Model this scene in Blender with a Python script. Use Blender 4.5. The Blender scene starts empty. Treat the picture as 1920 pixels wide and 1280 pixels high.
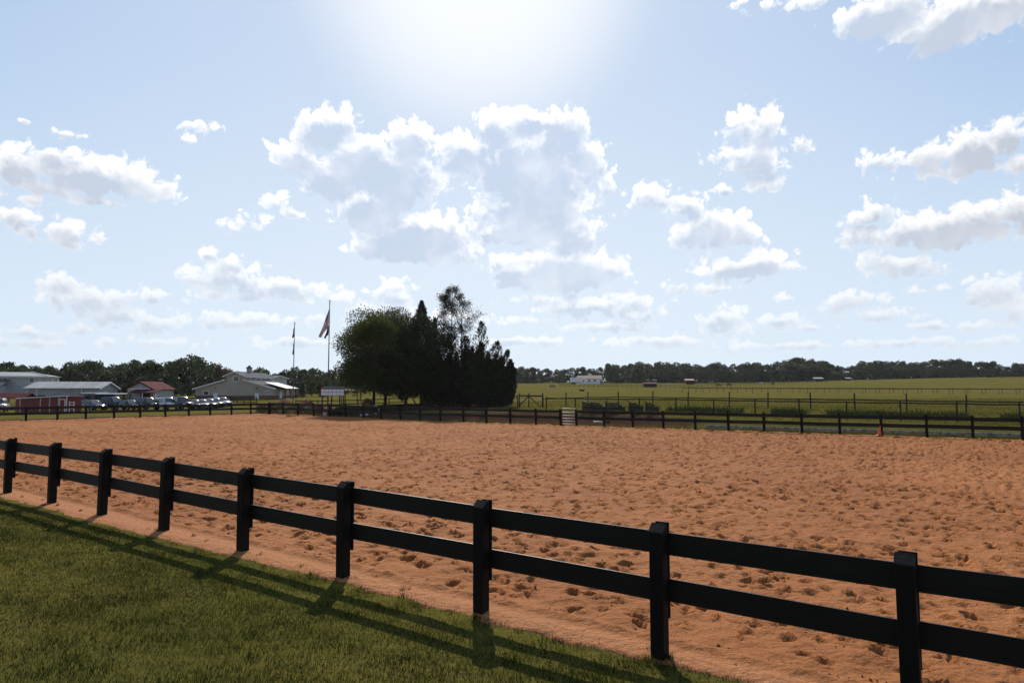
import bpy, bmesh, math, random
import numpy as np
from mathutils import Vector, Matrix, Quaternion

R = math.radians
sc = bpy.context.scene
col = sc.collection
random.seed(7)

# ------------------------------------------------------------------ camera
EYE = 2.70                      # metres above the arena sand
PITCH = math.atan(95 / 1280)
FOC = 1280.0                    # 24 mm on a 36 mm wide frame that is 1920 wide
cam_d = bpy.data.cameras.new('camera')
cam_d.sensor_width = 36.0
cam_d.lens = 24.0
cam_d.clip_start = 0.05
cam_d.clip_end = 30000
cam = bpy.data.objects.new('camera', cam_d)
col.objects.link(cam)
cam.location = (0, 0, EYE)
cam.rotation_euler = (math.pi / 2 + PITCH, 0, 0)
sc.camera = cam

# ------------------------------------------------------------------ sun, sky, exposure
SUN_AZ = R(-3.1)                # from +Y towards +X
SUN_EL = R(34.0)
sun_vec = Vector((math.sin(SUN_AZ) * math.cos(SUN_EL), math.cos(SUN_AZ) * math.cos(SUN_EL), math.sin(SUN_EL)))
sun_d = bpy.data.lights.new('sun', 'SUN')
sun_d.energy = 5.0
sun_d.angle = R(0.53)
sun_d.color = (1.0, 0.93, 0.82)
sun = bpy.data.objects.new('sun', sun_d)
col.objects.link(sun)
sun.rotation_euler = (-sun_vec).to_track_quat('-Z', 'Y').to_euler()
sun.location = sun_vec * 200

sc.view_settings.view_transform = 'Standard'
sc.view_settings.look = 'None'
sc.view_settings.gamma = 1.0
sc.view_settings.use_curve_mapping = False
sc.view_settings.exposure = 0.0
sc.cycles.max_bounces = 6
sc.cycles.diffuse_bounces = 3
sc.cycles.transparent_max_bounces = 6
sc.cycles.use_denoising = True
sc.cycles.sample_clamp_indirect = 6.0
SKY_STRENGTH = 0.13


def pix_dir(px, py):
    """world direction of a survey sight line (bearing and elevation)"""
    x, up, f = px - 960.0, 640.0 - py, FOC
    c, s = math.cos(PITCH), math.sin(PITCH)
    return Vector((x, f * c - up * s, f * s + up * c)).normalized()


def azel(px, py):
    d = pix_dir(px, py)
    return math.atan2(d.x, d.y), math.asin(d.z)


# clouds: centre and half-size of each puff (sight-line units), all in world directions
PUFFS = [
    (600,245,62,40),(560,292,55,36),(632,228,45,32),(680,300,85,50),(620,335,62,45),(768,265,48,42),(755,330,85,60),
    (700,390,80,45),(790,440,110,45),(830,475,85,26),(705,455,52,36),(760,480,80,18),
    (870,290,62,40),(925,240,45,38),(985,228,55,32),(1055,245,62,42),(1100,290,40,45),(1000,320,125,85),(1000,400,120,55),
    (960,430,85,28),(1135,343,26,28),(1070,440,60,40),(1050,505,120,42),(965,510,45,32),(1150,508,36,28),
    (40,305,75,36),(140,318,95,38),(240,335,75,40),(305,352,38,24),(80,350,110,18),(60,372,65,12),(180,376,75,9),(110,290,60,26),
    (20,402,50,22),(60,430,28,16),(130,432,56,27),(180,445,26,15),(110,452,60,8),
    (365,235,44,12),(350,262,17,11),(120,250,32,9),(45,226,13,5),
    (465,413,40,20),(515,378,34,15),(550,400,26,10),(390,475,22,13),
    (120,530,52,18),(170,560,95,26),(215,590,90,20),(290,555,50,18),(425,515,70,32),(360,520,34,14),(432,495,34,16),(540,540,80,22),(470,555,100,14),
    (290,610,60,16),(400,600,50,22),(480,600,70,14),(60,625,90,10),(150,615,60,14),
    (735,550,48,26),(690,580,46,22),(740,595,75,30),(600,600,50,12),
    (1395,235,38,34),(1432,240,40,40),(1365,288,55,20),(1415,300,62,42),(1500,270,26,20),(1430,345,50,18),(1360,355,22,12),
    (1225,370,48,28),(1290,385,42,28),(1340,425,66,36),(1385,445,55,24),(1425,492,66,26),(1385,502,75,24),(1300,440,50,36),(1350,540,60,10),
    (1650,303,50,24),(1740,295,85,26),(1830,275,78,40),(1895,245,50,38),(1920,300,50,24),(1800,315,90,20),
    (1630,405,52,28),(1620,440,56,26),(1720,430,95,34),(1810,420,100,42),(1900,400,62,42),(1770,455,120,16),(1690,495,80,24),(1640,490,38,18),(1750,512,38,9),
    (1440,8,46,16),(1530,0,60,18),(1655,22,110,44),(1755,50,95,48),(1850,20,110,55),(1725,92,45,22),(1895,42,28,22),(1388,5,18,13),
    (1090,575,105,20),(1185,565,55,20),(1020,560,66,14),(1130,612,95,12),(1000,600,46,9),(1195,590,50,18),
    (1355,598,55,26),(1350,622,62,12),(1590,565,66,18),(1640,590,75,14),(1530,614,60,7),(1720,545,55,10),
    (1860,545,55,26),(1885,575,60,28),(1825,560,36,12),(1830,610,60,14),(1740,612,50,7),(940,500,30,20),
    (50,640,120,14),(560,640,90,12),(855,600,70,18),(980,640,120,10),(1250,640,110,13),(1455,600,60,14),(1480,648,120,9),(1700,642,120,10),(1850,640,90,12),(260,640,100,12),(640,560,40,16),(1275,540,40,14),(1480,560,40,12),
]


def build_world():
    w = bpy.data.worlds.new('World')
    sc.world = w
    w.use_nodes = True
    nt = w.node_tree
    nt.nodes.clear()
    N, L = nt.nodes, nt.links

    def node(t, **kw):
        n = N.new(t)
        for k, v in kw.items():
            setattr(n, k, v)
        return n

    def math_(op, a, b=None, c=None, clamp=False):
        n = node('ShaderNodeMath', operation=op, use_clamp=clamp)
        for i, s in enumerate((a, b, c)):
            if s is None:
                continue
            if isinstance(s, (int, float)):
                n.inputs[i].default_value = s
            else:
                L.new(s, n.inputs[i])
        return n.outputs[0]

    def vmath(op, a, b=None, c=None):
        n = node('ShaderNodeVectorMath', operation=op)
        for i, s in enumerate((a, b, c)):
            if s is None:
                continue
            if isinstance(s, (tuple, list, Vector)):
                n.inputs[i].default_value = s
            else:
                L.new(s, n.inputs[i])
        return n.outputs['Value'] if op in ('LENGTH', 'DOT_PRODUCT') else n.outputs[0]

    def smooth(v, a, b, lo=0.0, hi=1.0):
        n = node('ShaderNodeMapRange', interpolation_type='SMOOTHSTEP')
        L.new(v, n.inputs[0])
        for i, s in ((1, a), (2, b), (3, lo), (4, hi)):
            n.inputs[i].default_value = s
        return n.outputs[0]

    def mixc(f, a, b):
        n = node('ShaderNodeMix', data_type='RGBA')
        for s, i in ((f, 0), (a, 6), (b, 7)):
            if isinstance(s, (int, float)):
                n.inputs[i].default_value = s
            elif isinstance(s, tuple):
                n.inputs[i].default_value = (*s, 1)
            else:
                L.new(s, n.inputs[i])
        return n.outputs[2]

    def noise(vec, scale, detail, rough, dims='2D'):
        n = node('ShaderNodeTexNoise', noise_dimensions=dims)
        L.new(vec, n.inputs['Vector'])
        n.inputs['Scale'].default_value = scale
        n.inputs['Detail'].default_value = detail
        n.inputs['Roughness'].default_value = rough
        return n

    sky = node('ShaderNodeTexSky', sky_type='NISHITA')
    sky.sun_disc = False
    sky.sun_elevation = SUN_EL
    sky.sun_rotation = SUN_AZ
    sky.altitude = 200
    sky.air_density = 1.0
    sky.dust_density = 0.15
    sky.ozone_density = 1.0

    tc = node('ShaderNodeTexCoord')
    d = tc.outputs['Generated']
    sep = node('ShaderNodeSeparateXYZ')
    L.new(d, sep.inputs[0])
    az = math_('ARCTAN2', sep.outputs[0], sep.outputs[1])
    el = math_('ARCSINE', sep.outputs[2])
    comb = node('ShaderNodeCombineXYZ')
    L.new(az, comb.inputs[0])
    L.new(el, comb.inputs[1])
    p = comb.outputs[0]
    sd = vmath('DOT_PRODUCT', d, tuple(sun_vec))
    near_sun = smooth(sd, 0.70, 0.985)

    # billowing fractal for the edges of the clouds and its value a little nearer to the sun
    warp = noise(p, 12.0, 3.0, 0.55)
    wv = vmath('MULTIPLY_ADD', warp.outputs['Color'], (0.036, 0.026, 0), (-0.018, -0.013, 0))
    pw = vmath('ADD', p, wv)
    n1 = noise(pw, 26.0, 7.0, 0.56).outputs[0]
    n2 = noise(vmath('ADD', pw, (-0.001, 0.009, 0)), 26.0, 4.0, 0.54).outputs[0]
    vor = node('ShaderNodeTexVoronoi', voronoi_dimensions='2D', feature='SMOOTH_F1')
    L.new(pw, vor.inputs['Vector'])
    vor.inputs['Scale'].default_value = 50.0
    vor.inputs['Detail'].default_value = 2.0
    vor.inputs['Roughness'].default_value = 0.5
    vor.inputs['Lacunarity'].default_value = 2.3
    vor.inputs['Smoothness'].default_value = 0.25
    puff = math_('SUBTRACT', 0.38, vor.outputs['Distance'])
    edge = math_('MULTIPLY_ADD', math_('SUBTRACT', n1, 0.5), 1.0, math_('MULTIPLY', puff, 0.60))
    slope = math_('SUBTRACT', n1, n2)
    haze_low = smooth(el, 0.03, 0.24, 1.0, 0.0)

    # brightness of the parts of a cloud: thin sunlit rims, thick shaded hearts, facing slopes
    rim = mixc(near_sun, (7.7, 7.7, 7.8), (9.2, 9.2, 9.2))
    heart = mixc(near_sun, (4.3, 4.6, 5.2), (4.6, 5.4, 6.7))
    # the aureole held back as film does; a pale veil of moisture low in the sky
    # scattering forward of the sun is what makes this half of the sky so bright
    fwd = smooth(sd, -0.15, 0.62, 0.30, 1.0)
    tint = vmath('MULTIPLY', vmath('MULTIPLY', sky.outputs[0], (3.6, 3.8, 4.6)), fwd)
    den = vmath('MULTIPLY_ADD', tint, (0.205, 0.158, 0.122), (1, 1, 1))
    skyc = vmath('DIVIDE', tint, den)
    veil = smooth(el, -0.02, 0.50, 0.85, 0.0)
    skyc = mixc(veil, skyc, (5.9, 6.7, 7.5))
    glow = math_('MULTIPLY_ADD', math_('POWER', smooth(sd, 0.958, 1.0), 1.7), 0.62, math_('MULTIPLY', smooth(sd, 0.72, 1.0), 0.24))
    skyc = mixc(glow, skyc, (8.0, 8.1, 8.2))
    nl = noise(pw, 15.0, 4.0, 0.5).outputs[0]
    billow = math_('MULTIPLY_ADD', nl, 1.15, 0.38)

    def shade(g, gs):
        gg = math_('ADD', g, edge)
        dens = smooth(gg, 0.0, 0.30)
        soft = math_('MULTIPLY_ADD', edge, 0.42, gs)
        thick = smooth(math_('MULTIPLY_ADD', slope, -0.9, soft), -0.02, 0.66)
        c = mixc(math_('MULTIPLY', thick, billow, clamp=True), rim, heart)
        dens2 = math_('MULTIPLY', dens, math_('MULTIPLY_ADD', haze_low, -0.55, 0.97))
        out = mixc(dens2, skyc, c)
        bg = node('ShaderNodeBackground')
        bg.inputs['Strength'].default_value = SKY_STRENGTH
        L.new(out, bg.inputs['Color'])
        return bg.outputs[0]

    # the sky in sectors of azimuth, each with the clouds that reach into it
    edges_px = [-40, 330, 650, 880, 1110, 1330, 1560, 1960]
    bounds = [azel(e, 640)[0] for e in edges_px]
    pf = []
    for (x, y, rx, ry) in PUFFS:
        a0, e0 = azel(x, y)
        a1 = azel(x + rx, y)[0]
        a2 = azel(x - rx, y)[0]
        e1 = azel(x, y - ry)[1]
        e2 = azel(x, y + ry)[1]
        pf.append((a0, e0, (a1 - a2) / 2 * 1.12, (e1 - e2) / 2 * 1.15))
    # the rest of the sky carries the same kind of cloud, strewn by noise
    ng = noise(vmath('MULTIPLY', pw, (1.0, 1.7, 0)), 3.4, 2.0, 0.5)
    general = math_('MULTIPLY_ADD', ng.outputs[0], 4.0, -2.45)
    closure = shade(general, general)
    for k in range(len(bounds) - 1):
        lo, hi = bounds[k], bounds[k + 1]
        sec = bpy.data.node_groups.new('cloud_sector', 'ShaderNodeTree')
        sec.interface.new_socket('Direction', in_out='INPUT', socket_type='NodeSocketVector')
        sec.interface.new_socket('Depth', in_out='OUTPUT', socket_type='NodeSocketFloat')
        sec.interface.new_socket('Shade', in_out='OUTPUT', socket_type='NodeSocketFloat')
        gi, go = sec.nodes.new('NodeGroupInput'), sec.nodes.new('NodeGroupOutput')

        def sn(t, op, src, vals):
            n = sec.nodes.new(t)
            n.operation = op
            for i, sck in enumerate(src):
                sec.links.new(sck, n.inputs[i])
            for i, v_ in vals.items():
                n.inputs[i].default_value = v_
            return n.outputs['Value'] if op == 'LENGTH' else n.outputs[0]
        VM, MM = 'ShaderNodeVectorMath', 'ShaderNodeMath'
        acc = acc2 = None
        for (a, e, ra, re) in pf:
            if a + ra * 1.6 < lo or a - ra * 1.6 > hi:
                continue
            q = sn(VM, 'MULTIPLY_ADD', [gi.outputs[0]], {1: (1 / ra, 1 / re, 0), 2: (-a / ra, -e / re, 0)})
            w_ = min(1.35, max(0.5, math.sqrt(ra * re) * 1280 / 52))
            up = min(0.55, 0.014 / re)
            d1 = sn(MM, 'MULTIPLY_ADD', [sn(VM, 'LENGTH', [q], {})], {1: w_, 2: -w_})
            d2 = sn(MM, 'MULTIPLY_ADD', [sn(VM, 'LENGTH', [sn(VM, 'ADD', [q], {1: (0, up, 0)})], {})], {1: w_, 2: -w_})
            acc = d1 if acc is None else sn(MM, 'SMOOTH_MIN', [acc, d1], {2: 0.40})
            acc2 = d2 if acc2 is None else sn(MM, 'SMOOTH_MIN', [acc2, d2], {2: 0.55})
        sec.links.new(acc, go.inputs[0])
        sec.links.new(acc2, go.inputs[1])
        gn = node('ShaderNodeGroup')
        gn.node_tree = sec
        L.new(p, gn.inputs[0])
        acc, acc2 = gn.outputs[0], gn.outputs[1]
        g = math_('SUBTRACT', 0.16, acc)
        cl = shade(g, math_('SUBTRACT', 0.08, acc2))
        inside = math_('MULTIPLY', math_('GREATER_THAN', az, lo), math_('LESS_THAN', az, hi))
        inside = math_('MULTIPLY', inside, math_('LESS_THAN', el, 0.56))
        mx = node('ShaderNodeMixShader')
        L.new(inside, mx.inputs[0])
        L.new(closure, mx.inputs[1])
        L.new(cl, mx.inputs[2])
        closure = mx.outputs[0]
    out = node('ShaderNodeOutputWorld')
    L.new(closure, out.inputs['Surface'])
    w.cycles.sampling_method = 'MANUAL'
    w.cycles.sample_map_resolution = 512


build_world()

# ------------------------------------------------------------------ the lie of the land
FA = R(-35.0)                                  # the long fences run at this bearing
UX, UY = math.cos(FA), math.sin(FA)            # along the fences
VX, VY = -math.sin(FA), math.cos(FA)           # away from the camera, across the arena
V_NEAR, V_BACK, U_LEFT = 6.70, 48.0, -68.0


def sst(a, b, x):
    t = np.clip((x - a) / (b - a), 0, 1)
    return t * t * (3 - 2 * t)


_rng = np.random.default_rng(11)
_lat = _rng.random((256, 256))


def vnoise(x, y):
    xi, yi = np.floor(x).astype(int), np.floor(y).astype(int)
    fx, fy = x - xi, y - yi
    fx, fy = fx * fx * (3 - 2 * fx), fy * fy * (3 - 2 * fy)
    g = lambda i, j: _lat[i % 256, j % 256]
    return (g(xi, yi) * (1 - fx) + g(xi + 1, yi) * fx) * (1 - fy) + (g(xi, yi + 1) * (1 - fx) + g(xi + 1, yi + 1) * fx) * fy


def fbm(x, y, o=4):
    s, a, t = 0, 0.5, 0
    for k in range(o):
        s = s + a * vnoise(x * 2 ** k + 17.3 * k, y * 2 ** k + 9.1 * k)
        t += a
        a *= 0.5
    return s / t


def arena_z(u, v):
    return 0.25 * sst(0, -20, u) * (1 - sst(8, 30, v)) + 0.2 * sst(-40, -65, u) * sst(8, 30, v)


def ground_z(x, y):
    x = np.asarray(x, float)
    y = np.asarray(y, float)
    u, v = x * UX + y * UY, x * VX + y * VY
    az = arena_z(np.clip(u, -80, 60), np.clip(v, 6, 50))
    near = az + 0.092 * np.clip(6.35 - v, 0, 40) + 0.03 * (fbm(x * 0.9, y * 0.9) - 0.5)
    w = sst(-0.30, 0.05, x / np.maximum(y, 20))
    yy = np.clip(y, 30, 2500)
    right = 0.80 + 0.012 * (np.minimum(yy, 180) - 55) + 0.027 * np.clip(yy - 180, 0, 260) + 0.004 * np.clip(yy - 440, 0, 400)
    right = right + 3.4 * sst(0.25, 0.75, x / np.maximum(y, 20)) * sst(150, 400, yy)
    left = 0.18 + 1.35 * sst(103, 132, yy) + 0.012 * np.clip(yy - 132, 0, 500)
    far = left * (1 - w) + right * w
    far = far + 0.7 * np.exp(-((x + 15) ** 2 / 160 + (y - 86) ** 2 / 60))
    far = far + 0.42 * sst(59.2, 60.6, v) * sst(0.0, 0.15, x / np.maximum(y, 20)) * (1 - sst(90, 180, y))
    far = far + 0.12 * (fbm(x * 0.07, y * 0.07) - 0.5)
    m = np.maximum(sst(49.6, 51.6, v), sst(1.0, 7.0, U_LEFT - u))
    m = np.maximum(m, sst(3, 12, u - 46))
    out = far * m + near * (1 - m)
    return np.where(v < 6.35, near, out)


def gz(x, y):
    return float(ground_z(x, y))


def along(px, py, v):
    """the place where a sight line crosses the vertical plane of a fence"""
    d = pix_dir(px, py)
    t = v / (d.x * VX + d.y * VY)
    return d.x * t, d.y * t


def spot(px, dist, py=735):
    """ground position on a bearing at a distance north of the camera"""
    d = pix_dir(px, py)
    return d.x / d.y * dist, dist


def hgt(py, dist, px=960):
    d = pix_dir(px, py)
    return EYE + d.z / d.y * dist


# ------------------------------------------------------------------ materials
MATS = {}


def mat(name, color, rough=0.8, var=0.15, scale=3.0, bump=0.0, bscale=None, metal=0.0, spec=0.3, color2=None, stretch=(1, 1, 1), trans=0.0, detail=5.0, obj_rand=0.0):
    m = bpy.data.materials.new(name)
    m.use_nodes = True
    nt = m.node_tree
    N, L = nt.nodes, nt.links
    b = N['Principled BSDF']
    b.inputs['Roughness'].default_value = rough
    b.inputs['Metallic'].default_value = metal
    b.inputs['Specular IOR Level'].default_value = spec
    tc = N.new('ShaderNodeTexCoord')
    mp = N.new('ShaderNodeMapping')
    mp.inputs['Scale'].default_value = stretch
    L.new(tc.outputs['Object'], mp.inputs[0])
    no = N.new('ShaderNodeTexNoise')
    no.inputs['Scale'].default_value = scale
    no.inputs['Detail'].default_value = detail
    L.new(mp.outputs[0], no.inputs['Vector'])
    mx = N.new('ShaderNodeMix')
    mx.data_type = 'RGBA'
    c2 = color2 or tuple(max(0, c * (1 - 2 * var)) for c in color)
    c1 = color if color2 else tuple(min(1, c * (1 + var)) for c in color)
    mx.inputs[6].default_value = (*c1, 1)
    mx.inputs[7].default_value = (*c2, 1)
    rp = N.new('ShaderNodeMapRange')
    rp.inputs[1].default_value = 0.35
    rp.inputs[2].default_value = 0.68
    L.new(no.outputs[0], rp.inputs[0])
    L.new(rp.outputs[0], mx.inputs[0])
    cout = mx.outputs[2]
    if obj_rand:
        oi = N.new('ShaderNodeObjectInfo')
        hs = N.new('ShaderNodeHueSaturation')
        mr = N.new('ShaderNodeMapRange')
        mr.inputs[3].default_value = 1 - obj_rand
        mr.inputs[4].default_value = 1 + obj_rand
        L.new(oi.outputs['Random'], mr.inputs[0])
        L.new(mr.outputs[0], hs.inputs['Value'])
        mr2 = N.new('ShaderNodeMapRange')
        mr2.inputs[3].default_value = 0.485
        mr2.inputs[4].default_value = 0.515
        L.new(oi.outputs['Random'], mr2.inputs[0])
        L.new(mr2.outputs[0], hs.inputs['Hue'])
        L.new(cout, hs.inputs['Color'])
        cout = hs.outputs[0]
    L.new(cout, b.inputs['Base Color'])
    if bump:
        bn = N.new('ShaderNodeTexNoise')
        bn.inputs['Scale'].default_value = bscale or scale * 6
        bn.inputs['Detail'].default_value = 6
        L.new(mp.outputs[0], bn.inputs['Vector'])
        bp = N.new('ShaderNodeBump')
        bp.inputs['Strength'].default_value = bump
        bp.inputs['Distance'].default_value = 0.02
        L.new(bn.outputs[0], bp.inputs['Height'])
        L.new(bp.outputs[0], b.inputs['Normal'])
    if trans:
        tr = N.new('ShaderNodeBsdfTranslucent')
        L.new(cout, tr.inputs['Color'])
        ms = N.new('ShaderNodeMixShader')
        ms.inputs[0].default_value = trans
        L.new(b.outputs[0], ms.inputs[1])
        L.new(tr.outputs[0], ms.inputs[2])
        L.new(ms.outputs[0], N['Material Output'].inputs['Surface'])
    MATS[name] = m
    return m


M = MATS
mat('black_paint', (0.0075, 0.0066, 0.006), 0.75, 0.35, 2.0, 0.2, 22, stretch=(1, 1, 0.4), spec=0.12, color2=(0.015, 0.011, 0.009))
mat('black_rail', (0.0075, 0.0066, 0.006), 0.50, 0.35, 1.5, 0.18, 30, stretch=(0.25, 1, 1), spec=0.20, color2=(0.015, 0.012, 0.010))
mat('cap_grey', (0.024, 0.021, 0.019), 0.85, 0.3, 8.0, 0.2, 40, spec=0.1)
mat('dark_post', (0.012, 0.011, 0.011), 0.7, 0.3, 6.0)
mat('weathered_wood', (0.045, 0.039, 0.034), 0.85, 0.3, 6.0, 0.3)
mat('timber', (0.34, 0.29, 0.25), 0.9, 0.3, 4.0, 0.3)
mat('sheet_grey', (0.30, 0.30, 0.30), 0.55, 0.08, 0.6, stretch=(1, 1, 3))
mat('siding_grey', (0.40, 0.40, 0.41), 0.7, 0.08, 0.5)
mat('roof_pale', (0.36, 0.355, 0.35), 0.6, 0.14, 0.5, stretch=(0.3, 3, 1), spec=0.2)
mat('roof_grey', (0.10, 0.10, 0.11), 0.95, 0.12, 0.6, spec=0.05)
mat('roof_red', (0.10, 0.020, 0.023), 0.9, 0.15, 0.8, spec=0.05)
mat('roof_tan', (0.50, 0.34, 0.24), 0.9, 0.1, 1.0, spec=0.1)
mat('wall_tan', (0.42, 0.355, 0.29), 0.8, 0.06, 0.4)
mat('wainscot', (0.16, 0.085, 0.065), 0.8, 0.2, 3.0)
mat('trim_white', (0.75, 0.74, 0.72), 0.55, 0.06, 3.0)
mat('white_panel', (0.72, 0.72, 0.74), 0.5, 0.05, 2.0)
mat('booth_red', (0.15, 0.014, 0.014), 0.55, 0.15, 2.0)
mat('red_plain', (0.45, 0.03, 0.03), 0.6, 0.15, 4.0)
mat('dark_opening', (0.015, 0.015, 0.016), 0.8, 0.2, 2.0)
mat('window_glass', (0.03, 0.035, 0.04), 0.08, 0.1, 1.0, spec=0.6)
mat('galvanised', (0.42, 0.43, 0.44), 0.4, 0.1, 8.0, metal=0.6)
mat('pole_metal', (0.10, 0.10, 0.105), 0.4, 0.1, 4.0, metal=0.4)
mat('brown_post', (0.14, 0.065, 0.035), 0.85, 0.2, 3.0, 0.3)
mat('cone_orange', (0.75, 0.09, 0.03), 0.5, 0.08, 5.0)
mat('bark', (0.055, 0.045, 0.038), 0.95, 0.3, 3.0, 0.6, 9)
mat('bark_pale', (0.10, 0.09, 0.08), 0.95, 0.3, 3.0, 0.6, 9)
mat('tyre', (0.015, 0.015, 0.015), 0.85, 0.1, 6.0)
mat('rim', (0.45, 0.45, 0.46), 0.3, 0.05, 4.0, metal=0.8)
mat('headlamp', (0.75, 0.75, 0.75), 0.1, 0.05, 4.0)
mat('taillamp', (0.35, 0.015, 0.015), 0.2, 0.05, 4.0)
mat('clod', (0.20, 0.07, 0.026), 0.95, 0.3, 9.0)
mat('stone', (0.32, 0.28, 0.25), 0.9, 0.2, 2.0, 0.4)
mat('bloom_pink', (0.32, 0.13, 0.12), 0.7, 0.35, 2.0, trans=0.4)
mat('bloom_orange', (0.6, 0.15, 0.05), 0.7, 0.2, 4.0, trans=0.3)
mat('pot', (0.55, 0.5, 0.46), 0.7, 0.15, 3.0)
for nm, c in (('car_black', (0.012, 0.012, 0.014)), ('car_white', (0.55, 0.55, 0.55)), ('car_silver', (0.20, 0.205, 0.21)), ('car_grey', (0.09, 0.095, 0.10)), ('car_red', (0.22, 0.02, 0.02)), ('car_blue', (0.03, 0.05, 0.10))):
    mat(nm, c, 0.22, 0.04, 1.0, spec=0.6)


def leaf_mat(name, c, c2, scale=0.35, trans=0.45, rand=0.18, rough=0.55):
    return mat(name, c, rough, 0.2, scale, color2=c2, trans=trans, obj_rand=rand, spec=0.08, detail=3)


leaf_mat('leaf_broad', (0.064, 0.074, 0.017), (0.038, 0.048, 0.012), trans=0.40)
leaf_mat('leaf_dark', (0.028, 0.038, 0.013), (0.018, 0.026, 0.011), trans=0.25)
leaf_mat('leaf_cedar', (0.024, 0.032, 0.015), (0.032, 0.030, 0.016), trans=0.18)
leaf_mat('leaf_sparse', (0.035, 0.034, 0.018), (0.05, 0.038, 0.02), trans=0.3)
leaf_mat('leaf_far', (0.046, 0.062, 0.022), (0.026, 0.038, 0.017), 0.12, trans=0.3, rand=0.3)
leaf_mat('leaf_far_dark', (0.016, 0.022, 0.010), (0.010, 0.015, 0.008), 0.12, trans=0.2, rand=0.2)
leaf_mat('leaf_far_brown', (0.10, 0.075, 0.045), (0.06, 0.05, 0.03), 0.12, trans=0.3, rand=0.1)
leaf_mat('leaf_shrub', (0.05, 0.07, 0.022), (0.03, 0.045, 0.016), 1.2, trans=0.3)
leaf_mat('grass_blade', (0.046, 0.054, 0.0085), (0.016, 0.026, 0.0055), 1.5, trans=0.38, rand=0.0, rough=0.9)
leaf_mat('grass_dry', (0.20, 0.17, 0.09), (0.09, 0.08, 0.035), 2.5, trans=0.40, rand=0.0)
leaf_mat('grass_far', (0.145, 0.122, 0.026), (0.090, 0.088, 0.018), 0.12, trans=0.30, rand=0.0, rough=0.95)


def flag_mat(name, kind):
    m = bpy.data.materials.new(name)
    m.use_nodes = True
    nt = m.node_tree
    N, L = nt.nodes, nt.links
    b = N['Principled BSDF']
    b.inputs['Roughness'].default_value = 0.8

    def mt(op, a, bb=None):
        n = N.new('ShaderNodeMath')
        n.operation = op
        for i, s in enumerate((a, bb)):
            if s is None:
                continue
            if isinstance(s, (int, float)):
                n.inputs[i].default_value = s
            else:
                L.new(s, n.inputs[i])
        return n.outputs[0]

    def mx(f, a, bb):
        n = N.new('ShaderNodeMix')
        n.data_type = 'RGBA'
        L.new(f, n.inputs[0])
        for s, i in ((a, 6), (bb, 7)):
            if isinstance(s, tuple):
                n.inputs[i].default_value = (*s, 1)
            else:
                L.new(s, n.inputs[i])
        return n.outputs[2]
    uv = N.new('ShaderNodeUVMap')
    sp = N.new('ShaderNodeSeparateXYZ')
    L.new(uv.outputs[0], sp.inputs[0])
    s, t = sp.outputs[0], sp.outputs[1]
    red, white, blue = (0.34, 0.02, 0.03), (0.7, 0.68, 0.68), (0.018, 0.025, 0.075)
    if kind == 'stripes':
        odd = mt('MODULO', mt('FLOOR', mt('MULTIPLY', t, 13)), 2)
        cst = mx(odd, red, white)
        fx = mt('SUBTRACT', mt('FRACT', mt('MULTIPLY', s, 14)), 0.5)
        fy = mt('SUBTRACT', mt('FRACT', mt('MULTIPLY', t, 9.5)), 0.5)
        star = mt('LESS_THAN', mt('ADD', mt('MULTIPLY', fx, fx), mt('MULTIPLY', fy, fy)), 0.07)
        can = mx(star, blue, white)
        inc = mt('MULTIPLY', mt('LESS_THAN', s, 0.4), mt('GREATER_THAN', t, 6 / 13))
        c = mx(inc, cst, can)
    elif kind == 'bars':
        mid = mt('MULTIPLY', mt('GREATER_THAN', t, 0.34), mt('LESS_THAN', t, 0.67))
        c = mx(mid, red, white)
        inc = mt('MULTIPLY', mt('LESS_THAN', s, 0.4), mt('GREATER_THAN', t, 0.34))
        c = mx(inc, c, blue)
    else:
        disc = mt('LESS_THAN', mt('ADD', mt('POWER', mt('SUBTRACT', s, 0.5), 2), mt('POWER', mt('SUBTRACT', t, 0.5), 2)), 0.03)
        n = N.new('ShaderNodeRGB')
        n.outputs[0].default_value = (0.015, 0.015, 0.018, 1)
        c = mx(disc, n.outputs[0], white)
    L.new(c, b.inputs['Base Color'])
    tr = N.new('ShaderNodeBsdfTranslucent')
    L.new(c, tr.inputs['Color'])
    ms = N.new('ShaderNodeMixShader')
    ms.inputs[0].default_value = 0.07
    L.new(b.outputs[0], ms.inputs[1])
    L.new(tr.outputs[0], ms.inputs[2])
    L.new(ms.outputs[0], N['Material Output'].inputs['Surface'])
    MATS[name] = m


flag_mat('flag_stripes', 'stripes')
flag_mat('flag_bars', 'bars')
flag_mat('flag_black', 'black')


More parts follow.
